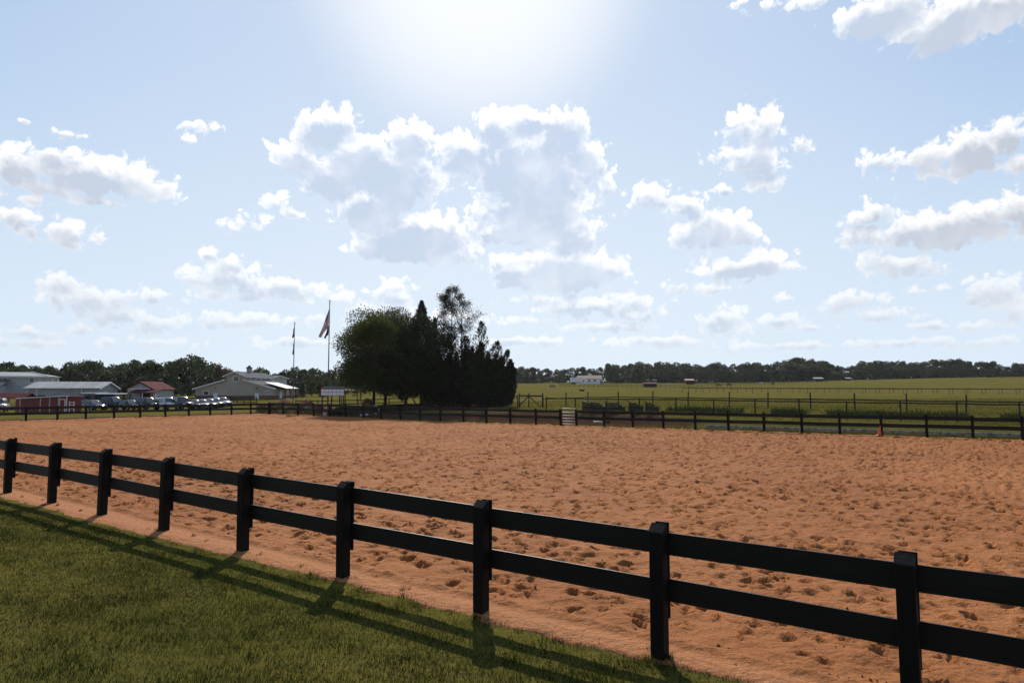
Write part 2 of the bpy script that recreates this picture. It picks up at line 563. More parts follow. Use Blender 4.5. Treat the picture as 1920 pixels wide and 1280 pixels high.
def ground_mat():
    m = bpy.data.materials.new('pasture_ground')
    m.use_nodes = True
    nt = m.node_tree
    N, L = nt.nodes, nt.links
    b = N['Principled BSDF']
    b.inputs['Roughness'].default_value = 0.95
    b.inputs['Specular IOR Level'].default_value = 0.0
    tc = N.new('ShaderNodeTexCoord')

    def nz(scale, det, st=(1, 1, 1), rough=0.6):
        mp = N.new('ShaderNodeMapping')
        mp.inputs['Scale'].default_value = st
        L.new(tc.outputs['Object'], mp.inputs[0])
        n = N.new('ShaderNodeTexNoise')
        n.inputs['Scale'].default_value = scale
        n.inputs['Detail'].default_value = det
        n.inputs['Roughness'].default_value = rough
        L.new(mp.outputs[0], n.inputs['Vector'])
        return n.outputs[0]

    def mr(v, a, c, lo=0.0, hi=1.0):
        n = N.new('ShaderNodeMapRange')
        n.inputs[1].default_value, n.inputs[2].default_value = a, c
        n.inputs[3].default_value, n.inputs[4].default_value = lo, hi
        L.new(v, n.inputs[0])
        return n.outputs[0]

    def mx(f, a, bb):
        n = N.new('ShaderNodeMix')
        n.data_type = 'RGBA'
        if isinstance(f, float):
            n.inputs[0].default_value = f
        else:
            L.new(f, n.inputs[0])
        for s, i in ((a, 6), (bb, 7)):
            if isinstance(s, tuple):
                n.inputs[i].default_value = (*s, 1)
            else:
                L.new(s, n.inputs[i])
        return n.outputs[2]
    big = nz(0.035, 4, (1, 0.8, 1))
    mid = nz(0.35, 6, (1, 1, 1))
    fine = nz(5.0, 8, rough=0.75)
    g = mx(mr(big, 0.38, 0.62), (0.150, 0.128, 0.028), (0.185, 0.140, 0.042))
    g = mx(mr(mid, 0.35, 0.70), g, (0.095, 0.092, 0.020))
    g = mx(mr(fine, 0.42, 0.72, 0.0, 0.7), g, (0.040, 0.044, 0.014))
    at = N.new('ShaderNodeAttribute')
    at.attribute_name = 'dirt'
    d = mx(mr(fine, 0.35, 0.65), (0.105, 0.055, 0.034), (0.055, 0.031, 0.022))
    dm = N.new('ShaderNodeMath')
    dm.operation = 'ADD'
    L.new(at.outputs['Fac'], dm.inputs[0])
    L.new(mr(mid, 0.3, 0.7, -0.35, 0.35), dm.inputs[1])
    out = mx(mr(dm.outputs[0], 0.35, 0.65), g, d)
    L.new(out, b.inputs['Base Color'])
    bp = N.new('ShaderNodeBump')
    bp.inputs['Strength'].default_value = 0.7
    bp.inputs['Distance'].default_value = 0.12
    L.new(fine, bp.inputs['Height'])
    L.new(bp.outputs[0], b.inputs['Normal'])
    return m


def sand_mat():
    m = bpy.data.materials.new('arena_sand')
    m.use_nodes = True
    nt = m.node_tree
    N, L = nt.nodes, nt.links
    b = N['Principled BSDF']
    b.inputs['Roughness'].default_value = 0.95
    b.inputs['Specular IOR Level'].default_value = 0.12
    tc = N.new('ShaderNodeTexCoord')

    def nz(scale, det, rough=0.6):
        n = N.new('ShaderNodeTexNoise')
        n.inputs['Scale'].default_value = scale
        n.inputs['Detail'].default_value = det
        n.inputs['Roughness'].default_value = rough
        L.new(tc.outputs['Object'], n.inputs['Vector'])
        return n.outputs[0]

    def mr(v, a, c, lo=0.0, hi=1.0):
        n = N.new('ShaderNodeMapRange')
        n.inputs[1].default_value, n.inputs[2].default_value = a, c
        n.inputs[3].default_value, n.inputs[4].default_value = lo, hi
        L.new(v, n.inputs[0])
        return n.outputs[0]

    def mx(f, a, bb):
        n = N.new('ShaderNodeMix')
        n.data_type = 'RGBA'
        L.new(f, n.inputs[0])
        for s, i in ((a, 6), (bb, 7)):
            if isinstance(s, tuple):
                n.inputs[i].default_value = (*s, 1)
            else:
                L.new(s, n.inputs[i])
        return n.outputs[2]
    a = nz(0.16, 5)
    f = nz(14, 8, 0.7)
    g = nz(120, 3, 0.7)
    c = mx(mr(a, 0.35, 0.65), (0.365, 0.139, 0.044), (0.280, 0.101, 0.031))
    c = mx(mr(f, 0.42, 0.75, 0, 0.6), c, (0.195, 0.066, 0.023))
    c = mx(mr(g, 0.5, 0.8, 0, 0.5), c, (0.43, 0.185, 0.080))
    at = N.new('ShaderNodeAttribute')
    at.attribute_name = 'packed'
    c = mx(at.outputs['Fac'], c, mx(mr(f, 0.4, 0.7), (0.42, 0.180, 0.075), (0.34, 0.130, 0.050)))
    L.new(c, b.inputs['Base Color'])
    bp = N.new('ShaderNodeBump')
    bp.inputs['Strength'].default_value = 0.6
    bp.inputs['Distance'].default_value = 0.035
    L.new(f, bp.inputs['Height'])
    bp0 = N.new('ShaderNodeBump')
    bp0.inputs['Strength'].default_value = 0.6
    bp0.inputs['Distance'].default_value = 0.07
    L.new(nz(7.0, 4, 0.62), bp0.inputs['Height'])
    L.new(bp0.outputs[0], bp.inputs['Normal'])
    bp2 = N.new('ShaderNodeBump')
    bp2.inputs['Strength'].default_value = 0.4
    bp2.inputs['Distance'].default_value = 0.004
    L.new(g, bp2.inputs['Height'])
    L.new(bp.outputs[0], bp2.inputs['Normal'])
    L.new(bp2.outputs[0], b.inputs['Normal'])
    return m


# ------------------------------------------------------------------ builders
def tag(o, label=None, cat=None, group=None, kind=None):
    if label:
        o['label'] = label
    if cat:
        o['category'] = cat
    if group:
        o['group'] = group
    if kind:
        o['kind'] = kind
    return o


def link(o, parent=None):
    col.objects.link(o)
    if parent is not None:
        o.parent = parent
    return o


def empty(name, loc, rz=0.0, label=None, cat=None, group=None):
    o = bpy.data.objects.new(name, None)
    o.empty_display_size = 0.2
    o.location = loc
    o.rotation_euler = (0, 0, rz)
    link(o)
    return tag(o, label, cat, group)


def np_mesh(name, V, F, m, smooth=False):
    """V (n,3), F (k,3) or (k,4) arrays"""
    me = bpy.data.meshes.new(name)
    V = np.ascontiguousarray(V, dtype=np.float32)
    F = np.ascontiguousarray(F, dtype=np.int32)
    k = F.shape[1]
    me.vertices.add(len(V))
    me.vertices.foreach_set('co', V.ravel())
    me.loops.add(F.size)
    me.loops.foreach_set('vertex_index', F.ravel())
    me.polygons.add(len(F))
    me.polygons.foreach_set('loop_start', np.arange(0, F.size, k, dtype=np.int32))
    me.polygons.foreach_set('loop_total', np.full(len(F), k, dtype=np.int32))
    if smooth:
        me.polygons.foreach_set('use_smooth', np.ones(len(F), dtype=bool))
    me.update(calc_edges=True)
    me.materials.append(m)
    return me


class MB:
    def __init__(self):
        self.v, self.f = [], []

    def poly(self, pts):
        n = len(self.v)
        self.v += [tuple(p) for p in pts]
        self.f.append(list(range(n, n + len(pts))))
        return self

    def box(self, x0, x1, y0, y1, z0, z1):
        n = len(self.v)
        self.v += [(x, y, z) for z in (z0, z1) for (x, y) in ((x0, y0), (x1, y0), (x1, y1), (x0, y1))]
        self.f += [[n + i for i in q] for q in ((3, 2, 1, 0), (4, 5, 6, 7), (0, 1, 5, 4), (1, 2, 6, 5), (2, 3, 7, 6), (3, 0, 4, 7))]
        return self

    def prism(self, prof, a0, a1, axis='y'):
        """prof: closed outline in (x,z) for axis y, (y,z) for axis x, (x,y) for axis z"""
        n, k = len(self.v), len(prof)
        for a in (a0, a1):
            for (p, q) in prof:
                self.v.append({'y': (p, a, q), 'x': (a, p, q), 'z': (p, q, a)}[axis])
        self.f.append([n + i for i in range(k)])
        self.f.append([n + k + i for i in reversed(range(k))])
        for i in range(k):
            j = (i + 1) % k
            self.f.append([n + i, n + k + i, n + k + j, n + j])
        return self

    def tube(self, p0, p1, r0, r1=None, k=8):
        r1 = r0 if r1 is None else r1
        p0, p1 = Vector(p0), Vector(p1)
        d = (p1 - p0).normalized()
        a = d.orthogonal().normalized()
        b = d.cross(a)
        n = len(self.v)
        for (p, r) in ((p0, r0), (p1, r1)):
            for i in range(k):
                t = 2 * math.pi * i / k
                self.v.append(tuple(p + (a * math.cos(t) + b * math.sin(t)) * r))
        for i in range(k):
            j = (i + 1) % k
            self.f.append([n + i, n + j, n + k + j, n + k + i])
        self.f.append([n + i for i in reversed(range(k))])
        self.f.append([n + k + i for i in range(k)])
        return self

    def beam(self, p0, p1, w, h):
        """rectangular bar between two points, w across, h upright"""
        p0, p1 = Vector(p0), Vector(p1)
        d = (p1 - p0).normalized()
        up = Vector((0, 0, 1))
        if abs(d.z) > 0.95:
            up = Vector((1, 0, 0))
        a = d.cross(up).normalized()
        b = a.cross(d)
        n = len(self.v)
        for p in (p0, p1):
            for (s, t) in ((-1, -1), (1, -1), (1, 1), (-1, 1)):
                self.v.append(tuple(p + a * (s * w / 2) + b * (t * h / 2)))
        self.f += [[n + i for i in q] for q in ((0, 1, 2, 3), (7, 6, 5, 4), (0, 4, 5, 1), (1, 5, 6, 2), (2, 6, 7, 3), (3, 7, 4, 0))]
        return self

    def mesh(self, name, m, bevel=0.0, smooth=False, seg=1):
        me = bpy.data.meshes.new(name)
        me.from_pydata(self.v, [], self.f)
        bm = bmesh.new()
        bm.from_mesh(me)
        bmesh.ops.recalc_face_normals(bm, faces=bm.faces)
        if bevel:
            bmesh.ops.bevel(bm, geom=list(bm.edges), offset=bevel, segments=seg, affect='EDGES', clamp_overlap=True)
        bm.to_mesh(me)
        bm.free()
        if smooth:
            for p in me.polygons:
                p.use_smooth = True
        me.materials.append(M[m] if isinstance(m, str) else m)
        return me

    def build(self, name, m, parent=None, bevel=0.0, smooth=False, seg=1):
        return link(bpy.data.objects.new(name, self.mesh(name, m, bevel, smooth, seg)), parent)


def place(name, me, parent, loc, rz=0.0, scale=None):
    o = bpy.data.objects.new(name, me)
    o.location = loc
    o.rotation_euler = (0, 0, rz)
    if scale is not None:
        o.scale = scale
    return link(o, parent)


def copy_tree(o, parent=None):
    c = o.copy()
    col.objects.link(c)
    c.parent = parent
    for ch in o.children:
        copy_tree(ch, c)
    return c


# ------------------------------------------------------------------ ground sheet
def axis(parts):
    a = []
    for (s, e, st) in parts:
        a.append(np.arange(s, e, st))
    a.append(np.array([parts[-1][1]]))
    return np.concatenate(a)


def grid_faces(nx, ny):
    i = np.arange(nx * ny).reshape(ny, nx)
    return np.stack([i[:-1, :-1], i[:-1, 1:], i[1:, 1:], i[1:, :-1]], -1).reshape(-1, 4)


def build_ground():
    xs = axis([(-3000, -1500, 300), (-1500, -400, 70), (-400, -95, 12), (-95, 75, 0.75), (75, 400, 10), (400, 1500, 70), (1500, 3000, 300)])
    ys = axis([(-500, -60, 40), (-60, -10, 5), (-10, 110, 0.6), (110, 500, 6), (500, 1500, 60), (1500, 4000, 250)])
    X, Y = np.meshgrid(xs, ys)
    u, v = X * UX + Y * UY, X * VX + Y * VY
    Z = ground_z(X, Y)
    ins = sst(6.9, 7.8, v) * (1 - sst(47.2, 48.1, v)) * sst(U_LEFT + 0.3, U_LEFT + 1.2, u) * (1 - sst(44, 46, u))
    Z = Z - 0.55 * ins
    dirt = np.zeros_like(Z)
    bank = sst(49.3, 49.9, v) * (1 - sst(51.2, 52.6, v)) * sst(-70, -66, u)
    pxx = X / np.maximum(Y, 1)
    bank = bank * (0.12 + 0.88 * (1 - sst(0.18, 0.30, pxx)))
    dirt = np.maximum(dirt, bank)
    dirt = np.maximum(dirt, 0.9 * sst(0.6, 1.6, U_LEFT - u) * (1 - sst(5, 8, U_LEFT - u)) * (v > 0) * (Y < 130))
    bed = np.exp(-(((X + 22) / 9) ** 2 + ((Y - 81) / 4.5) ** 2)) + np.exp(-(((X + 10) / 11) ** 2 + ((Y - 82) / 9) ** 2))
    dirt = np.maximum(dirt, np.clip(bed * 1.2, 0, 1))
    V = np.stack([X, Y, Z], -1).reshape(-1, 3)
    me = np_mesh('ground', V, grid_faces(len(xs), len(ys)), ground_mat(), True)
    at = me.attributes.new('dirt', 'FLOAT', 'POINT')
    at.data.foreach_set('value', dirt.ravel().astype(np.float32))
    tag(link(bpy.data.objects.new('ground', me)), kind='structure')


build_ground()


def build_sand():
    us = axis([(-70.5, -48, 0.16), (-48, -24, 0.10), (-24, 9, 0.052), (9, 47, 0.4)])
    vs = axis([(5.7, 13, 0.042), (13, 22, 0.075), (22, 48.75, 0.15)])
    U, Vv = np.meshgrid(us, vs)
    Z = arena_z(U, Vv)
    Z = Z + 0.05 * (fbm(U * 0.35, Vv * 0.35) - 0.5) + (0.09 * (fbm(U * 2.4, Vv * 2.4, 4) - 0.5) + 0.045 * (fbm(U * 5.5, Vv * 5.5, 2) - 0.5)) * sst(V_NEAR + 0.3, V_NEAR + 1.0, Vv)
    rng = np.random.default_rng(5)
    H = np.zeros_like(Z)
    HP = np.zeros_like(Z)
    # hoof prints: a dished oval with a thrown-up rim, thickest away from the rail
    nprint = 42000
    pu = rng.uniform(-70, 12, nprint)
    pv = V_NEAR + 0.55 + rng.random(nprint) ** 0.93 * 41.0
    ang = rng.uniform(0, math.pi, nprint)
    far_ = np.clip((pv - 16) / 20, 0, 1)
    sz = rng.uniform(0.048, 0.11, nprint) * (1 + 0.45 * far_)
    dp = 0.034 + 0.062 * rng.random(nprint) ** 1.4 * (1 + 0.4 * far_)
    asp = rng.uniform(0.5, 1.0, nprint)
    for k in range(nprint):
        r = 2.6 * sz[k]
        i0, i1 = np.searchsorted(us, (pu[k] - r, pu[k] + r))
        j0, j1 = np.searchsorted(vs, (pv[k] - r, pv[k] + r))
        if i1 - i0 < 2 or j1 - j0 < 2:
            continue
        du, dv = us[i0:i1][None, :] - pu[k], vs[j0:j1][:, None] - pv[k]
        c, s = math.cos(ang[k]), math.sin(ang[k])
        a, b = (du * c + dv * s) / sz[k], (-du * s + dv * c) / (sz[k] * asp[k])
        q = np.sqrt(a * a + b * b)
        pit = -dp[k] * np.exp(-(q / 0.95) ** 5) * (1 - 0.25 * b)
        rim_ = 0.42 * dp[k] * np.exp(-((q - 1.35) / 0.38) ** 2) * (1 + 0.7 * a / np.maximum(q, 0.2))
        H[j0:j1, i0:i1] = np.minimum(H[j0:j1, i0:i1], pit)
        HP[j0:j1, i0:i1] = np.maximum(HP[j0:j1, i0:i1], rim_)
    H = np.clip(H, -0.12, 0) + HP * sst(-0.02, 0.0, H)
    fade = sst(V_NEAR + 0.25, V_NEAR + 0.8, Vv)
    Z = Z + H * fade
    # the harrow's windrow of crumbs just inside the rail
    ridge = np.exp(-((Vv - (V_NEAR + 0.42 + 0.12 * (fbm(U * 0.5, Vv * 0) - 0.5))) / 0.10) ** 2)
    Z = Z + ridge * (0.035 + 0.09 * (fbm(U * 6, Vv * 6, 3) - 0.4))
    edge_n = 6.28 + 0.34 * sst(-16, -3, U) + 0.10 * sst(-3.5, 0, U) + 0.22 * (fbm(U * 0.8, 0 * Vv + 3.0) - 0.5) + 0.1 * (fbm(U * 4, Vv * 4, 2) - 0.5)
    Z = Z + 0.012
    Z = Z - 0.22 * (1 - sst(-0.25, 0.02, Vv - edge_n)) + 0.02 * sst(0, 0.2, Vv - edge_n) * (1 - sst(6.8, 7.2, Vv))
    Z = Z - 0.3 * sst(48.35, 48.7, Vv) - 0.3 * sst(-69.6, -70.3, U)
    X, Y = U * UX + Vv * VX, U * UY + Vv * VY
    V = np.stack([X, Y, Z], -1).reshape(-1, 3)
    me = np_mesh('arena_sand', V, grid_faces(len(us), len(vs)), sand_mat(), True)
    pk = (1 - sst(V_NEAR + 0.1, V_NEAR + 0.45, Vv)).ravel().astype(np.float32)
    at = me.attributes.new('packed', 'FLOAT', 'POINT')
    at.data.foreach_set('value', pk)
    tag(link(bpy.data.objects.new('arena_sand', me)), kind='structure')


build_sand()


# ------------------------------------------------------------------ board fences round the arena
def post_mesh(w=0.145, h=1.33, cap=True):
    b = MB()
    a = w / 2
    # top chamfered on the outer side, as cut with a saw
    b.prism([(-a, -0.35), (a, -0.35), (a, h), (a - 0.05, h), (-a, h - 0.075)], -a, a, 'x')
    return b


post_me = post_mesh().mesh('post', 'black_paint', 0.006)
cap_me = MB().prism([(-0.0735, 1.33 - 0.075 - 0.002), (0.0225, 1.333), (0.0225, 1.341), (-0.0785, 1.263), (-0.0785, 1.25)], -0.079, 0.079, 'x').mesh('cap', 'cap_grey', 0.002)
batten_me = MB().box(-0.0725, 0.0725, 0, 0.024, 0.38, 1.345).mesh('batten', 'black_paint', 0.004)
RAILS = ((1.255, 0.225), (0.775, 0.225))


def board_fence(name, pts, label, flip=1, cap=True, rail_ends=None):
    """pts: post feet in order, seen from the outer side; boards are nailed to the arena side"""
    c = Vector((sum(p[0] for p in pts) / len(pts), sum(p[1] for p in pts) / len(pts), 0))
    root = empty(name, c, 0, label, 'fence')
    rnd = random.Random(len(pts))
    P = [Vector((p[0], p[1], p[2])) - c for p in pts]
    for i, p in enumerate(P):
        q = P[min(i + 1, len(P) - 1)] - P[max(i - 1, 0)]
        a = math.atan2(q.y, q.x) + (math.pi if flip < 0 else 0)
        o = place('post', post_me, root, p, a + R(rnd.uniform(-1.2, 1.2)), (1, 1, rnd.uniform(0.992, 1.012)))
        o.rotation_euler[0] = R(rnd.uniform(-0.6, 0.6))
        o.rotation_euler[1] = R(rnd.uniform(-0.6, 0.6))
        if cap:
            place('cap', cap_me, o, (0, 0, 0))
        n = Vector((-math.sin(a), math.cos(a), 0))
        place('batten', batten_me, root, p + n * 0.102, a)
    for i in range(len(P) - 1):
        a, b = P[i], P[i + 1]
        d = (b - a)
        ln = d.length
        an = math.atan2(d.y, d.x) + (math.pi if flip < 0 else 0)
        n = Vector((-math.sin(an), math.cos(an), 0))
        for (zt, hh) in RAILS:
            za, zb = zt + rnd.uniform(-.014, .014), zt + rnd.uniform(-.014, .014)
            e = d.normalized() * 0.002
            k = MB().beam(a + e + n * 0.087 + Vector((0, 0, za - hh / 2)), b - e + n * 0.087 + Vector((0, 0, zb - hh / 2)), 0.026, hh)
            mid = (a + b) / 2
            # object space runs along the board so that its grain does too
            rot = Matrix.Rotation(-math.atan2(d.y, d.x), 3, 'Z')
            k.v = [tuple(rot @ (Vector(v) - mid)) for v in k.v]
            o = k.build('rail', 'black_rail', root, 0.004)
            o.location = mid
            o.rotation_euler[2] = math.atan2(d.y, d.x)
    return root


near_px = [(-72, 905), (14, 920), (97, 940), (191, 963), (307, 993), (455, 1029), (643, 1077), (902, 1140), (1237, 1215), (1711, 1325)]
near_pts = []
for (px, py) in near_px:
    x, y = along(px, py, V_NEAR)
    near_pts.append((x, y, 0))
lx, ly = near_pts[-1][0], near_pts[-1][1]
near_pts += [(lx + UX * 2.44 * k, ly + UY * 2.44 * k, 0) for k in (1, 2)]
fx, fy = near_pts[0][0], near_pts[0][1]
near_pts = [(fx - UX * 2.44 * k, fy - UY * 2.44 * k, 0) for k in (2, 1)] + near_pts


def on_arena(p):
    u, v = p[0] * UX + p[1] * UY, p[0] * VX + p[1] * VY
    return (p[0], p[1], float(arena_z(u, v)))


board_fence('board_fence', [on_arena(p) for p in near_pts], 'black two-rail board fence in the foreground between the lawn and the sand')

back_a = [506, 531, 558.5, 588, 618, 648, 681, 715, 751, 788, 826, 869, 912, 957, 1005, 1051]
back_b = [1081, 1133, 1187, 1244, 1304, 1366, 1433, 1504, 1575, 1653, 1738, 1824, 1917, 2015, 2120]
bp_a = [on_arena(along(px, 788, V_BACK)) for px in back_a]
bp_b = [on_arena(along(px, 810, V_BACK)) for px in back_b]
board_fence('board_fence', bp_a, 'black board fence across the far side of the arena below the big trees', flip=-1, cap=False)
board_fence('board_fence', bp_b, 'black board fence across the far side of the arena before the open pasture', flip=-1, cap=False)
left_px = [470, 434, 394, 354, 310, 263, 214, 161, 108, 49, -10, -75]
lp = [bp_a[0]]
for px in left_px:
    d = pix_dir(px, 778)
    t = U_LEFT / (d.x * UX + d.y * UY)
    lp.append(on_arena((d.x * t, d.y * t)))
lp[0] = (lp[0][0] - 0.10, lp[0][1] - 0.22, lp[0][2])
board_fence('board_fence', lp, 'black board fence at the left end of the arena before the parked vehicles', cap=False, flip=-1)


# tube gate between the two stretches of the far fence
def tube_gate():
    a, b = Vector(bp_a[-1]), Vector(bp_b[0])
    d = (b - a)
    root = empty('bar_gate', a, math.atan2(d.y, d.x), 'small gate of white horizontal bars in the far arena fence', 'gate')
    ln = d.length
    for z in (0.16, 0.38, 0.60, 0.83, 1.10, 1.40):
        MB().tube((0.14, 0.03, z), (ln - 0.12, 0.03, z), 0.024).build('bar', 'trim_white', root, smooth=True)
    MB().tube((0.12, 0.03, 0.08), (0.12, 0.03, 1.44), 0.035).build('stile', 'brown_post', root, smooth=True)
    MB().tube((ln - 0.11, 0.03, 0.08), (ln - 0.11, 0.03, 1.44), 0.024).build('stile', 'trim_white', root, smooth=True)
    for z in (0.35, 1.2):
        MB().box(0.06, 0.12, 0.0, 0.03, z, z + 0.05).build('hinge', 'dark_post', root)


tube_gate()


# ------------------------------------------------------------------ retaining boards along the foot of the bank
def retaining_edge():
    pts = [along(px, 805, 49.75) for px in (1322, 1440, 1560, 1690, 1830, 1990, 2150)]
    c = pts[0]
    root = empty('retaining_edge', (c[0], c[1], gz(*c)), 0, 'low pale timber edging along the bank behind the far fence on the right', 'edging')
    z = 0.20
    for i in range(len(pts) - 1):
        a, b = Vector((*pts[i], z)), Vector((*pts[i + 1], z))
        cc = Vector((c[0], c[1], gz(*c)))
        e = (b - a).normalized() * 0.01
        MB().beam(a + e - cc, b - e - cc, 0.14, 0.20).build('timber', 'timber', root, 0.01)


retaining_edge()


# ------------------------------------------------------------------ pasture fences
def stake_fence(name, pts, label, h, r, rails, over=0.15, sag=0.03, m='dark_post', lean=2.0, group=None, k=7, thick=0.05, rail_h=0.09):
    c = Vector(pts[0])
    root = empty(name, c, 0, label, 'fence', group)
    rnd = random.Random(len(label))
    me = MB().tube((0, 0, -0.3), (0, 0, h), r, r * 0.9, k).mesh('post', m)
    P = [Vector(p) - c for p in pts]
    for p in P:
        o = place('post', me, root, p, rnd.uniform(0, 3), (1, 1, rnd.uniform(0.96, 1.04)))
        o.rotation_euler[0], o.rotation_euler[1] = R(rnd.uniform(-lean, lean)), R(rnd.uniform(-lean, lean))
    for zr in rails:
        for i in range(len(P) - 1):
            a, b = P[i] + Vector((0, 0, zr)), P[i + 1] + Vector((0, 0, zr))
            mid = (a + b) / 2 - Vector((0, 0, sag))
            MB().beam(a, mid, thick, rail_h).beam(mid, b, thick, rail_h).build('rail', m, root)
    return root


def row(pxs, v, py=760):
    out = []
    for px in pxs:
        x, y = along(px, py, v)
        out.append((x, y, gz(x, y)))
    return out


VB, VA = 54.5, 61.5
rb = row([1025, 1079, 1137, 1199, 1267, 1338, 1416, 1499, 1586, 1688, 1793, 1911, 2040], VB)
stake_fence('pasture_fence', rb, 'black single-rail pasture fence on thick round stakes, the nearer of the two', 1.36, 0.062, (1.24,))
ra = row([1018, 1061, 1102, 1160, 1224, 1290, 1367, 1440, 1520, 1603, 1700, 1811, 1925, 2060], VA)
stake_fence('pasture_fence', ra, 'black single-rail pasture fence running just behind the nearer stake fence', 1.38, 0.062, (0.84,))
fb = row([790, 850, 905, 952, 971], VA - 0.5)
stake_fence('pasture_fence', fb, 'short black rail fence running from the dark cedars to the braced gate', 1.45, 0.06, (1.2,))


def braced_gate():
    a, b = Vector((*along(973, 752, VA - 0.5), 0)), Vector((*along(1018, 752, VA - 0.5), 0))
    z = gz(a.x, a.y)
    d = b - a
    ln = d.length
    root = empty('field_gate', (a.x, a.y, z), math.atan2(d.y, d.x), 'black timber field gate with an inverted V of braces right of the cedars', 'gate')
    for x in (0.05, ln * 0.42, ln - 0.05):
        MB().tube((x, 0, -0.3), (x, 0, 1.55), 0.07, 0.065).build('post', 'dark_post', root, smooth=True)
    MB().beam((0, -0.07, 1.28), (ln, -0.07, 1.25), 0.05, 0.14).build('rail', 'dark_post', root)
    MB().beam((ln * 0.42, -0.075, 1.2), (0.1, -0.075, 0.2), 0.05, 0.1).build('brace', 'dark_post', root)
    MB().beam((ln * 0.44, -0.075, 1.2), (ln - 0.1, -0.075, 0.05), 0.05, 0.1).build('brace', 'dark_post', root)


braced_gate()


def far_fence(pxs, dist, label, h=1.35, m='dark_post', rails=(1.25,), r=0.06, sl=0.0, rh=0.12):
    pts = []
    for i, px in enumerate(pxs):
        x, y = spot(px, dist(px) if callable(dist) else dist)
        pts.append((x, y, gz(x, y)))
    return stake_fence('pasture_fence', pts, label, h, r, rails, sag=0.02, m=m, lean=1.0, k=5, thick=0.07, rail_h=rh)


far_fence([1280, 1305, 1330, 1356, 1383, 1411, 1440, 1463, 1487, 1514, 1546, 1572, 1618, 1642, 1668, 1694, 1721, 1750, 1780, 1810, 1841, 1873, 1905, 1940],
          lambda p: 190 - (p - 1280) * 0.045, 'thin dark far rail fence crossing the middle of the right pasture, front line')
far_fence([1291, 1318, 1345, 1372, 1400, 1428, 1458, 1500, 1530, 1555, 1594, 1623, 1649, 1675, 1701, 1728, 1757, 1786, 1815, 1848, 1879, 1912, 1945],
          lambda p: 200 - (p - 1280) * 0.047, 'thin dark far rail fence crossing the middle of the right pasture, rear line')
far_fence(list(range(1050, 1300, 9)), lambda p: 262 - (p - 1050) * 0.1, 'pale weathered rail fence below the far white barn', m='weathered_wood', rails=(0.7, 1.25), rh=0.1)
far_fence(list(range(1290, 1560, 9)), lambda p: 250 + (p - 1290) * 0.28, 'pale weathered rail fence climbing the far right pasture', m='weathered_wood', rails=(0.7, 1.25), rh=0.1)
far_fence([336, 348, 361, 373, 385, 398, 410, 422, 434, 446, 458, 470, 482], 112, 'dark board fence on the grass before the tan barn', rails=(0.55, 0.95, 1.3), rh=0.13, r=0.07)
far_fence([555, 575, 596, 622, 648, 672, 700, 730, 760], 104, 'dark rail fence behind the white notice board and the flower bed', rails=(0.6, 1.2), rh=0.13, r=0.08)


# ------------------------------------------------------------------ small things by the far fence
def cone():
    x, y = along(1648.5, 814, V_BACK - 0.32)
    z = on_arena((x, y))[2]
    root = empty('traffic_cone', (x, y, z + 0.02), 0, 'orange traffic cone leaning against a post of the far fence', 'cone')
    b = MB().prism([(-0.17, -0.17), (0.17, -0.17), (0.17, 0.17), (-0.17, 0.17)], 0.0, 0.035, 'z').build('base', 'cone_orange', root, 0.01)
    k = MB().tube((0, 0, 0.036), (0, 0, 0.36), 0.125, 0.055, 14).tube((0, 0, 0.36), (0, 0, 0.62), 0.055, 0.022, 14)
    k.build('cone_body', 'cone_orange', root, smooth=False)
    root.rotation_euler = (0, R(9), 0)


cone()


def poles():
    for (p0, p1, m, nm, lab) in (((1113, 788), (1131, 788), 'trim_white', 'jump_pole', 'white jump pole lying on the dirt bank behind the far fence'),
                                 ((1134, 788.5), (1144, 789), 'roof_red', 'jump_pole', 'dull red jump pole lying end to end with the white one')):
        a, b = along(*p0, 49.9), along(*p1, 49.9)
        c = Vector((a[0], a[1], gz(*a)))
        o = MB().tube((0, 0, 0.25), (b[0] - a[0], b[1] - a[1], gz(*b) - c.z + 0.25), 0.05, k=10).build(nm, m, None, smooth=True)
        o.location = c
        tag(o, lab, 'pole')


poles()


def shelter(px, dist, w, label):
    """a slatted bench shelter under a mono-pitch roof, high on the left"""
    x, y = spot(px, dist)
    root = empty('bench_shelter', (x, y, gz(x, y)), R(-8), label, 'bench shelter', 'slatted bench shelters behind the far fence')
    d = 1.0
    for (xx, yy, hh) in ((0.25, 0, 1.0), (0.25, d, 1.0), (w - 0.05, 0, 0.62), (w - 0.05, d, 0.62)):
        MB().box(xx - 0.04, xx + 0.04, yy - 0.04, yy + 0.04, -0.1, hh).build('leg', 'weathered_wood', root)
    for k in range(6):
        y0 = -0.12 + k * (d + 0.24) / 6
        MB().beam((-0.2, y0 + 0.1, 1.22), (w + 0.08, y0 + 0.1, 0.66), 0.19, 0.035).build('roof_board', 'weathered_wood', root)
    for k in range(5):
        z = 0.12 + k * 0.17
        MB().box(0.29, w - 0.09 - max(0, k - 2) * 0.22, d + 0.045, d + 0.07, z, z + 0.12).build('slat', 'weathered_wood', root)
    for k in range(5):
        z = 0.12 + k * 0.17
        MB().box(0.29, w - 0.09 - max(0, k - 2) * 0.22, -0.07, -0.045, z, z + 0.12).build('slat', 'weathered_wood', root)
    MB().box(0.3, w - 0.1, 0.1, d - 0.1, 0.40, 0.44).build('seat', 'weathered_wood', root)


for (px, dist, w, lab) in ((1087, 60.2, 1.35, 'leftmost slatted shelter with a sloping roof, beside the white bar gate'),
                           (1102, 59.6, 1.55, 'second slatted shelter from the bar gate, roof sloping down to the right'),
                           (1130, 58.6, 1.9, 'widest slatted shelter, third from the bar gate'),
                           (1175, 57.4, 1.35, 'slatted shelter standing alone, fourth from the bar gate'),
                           (1206, 56.6, 1.25, 'lowest slatted shelter at the right end of the row')):
    shelter(px, dist, w, lab)


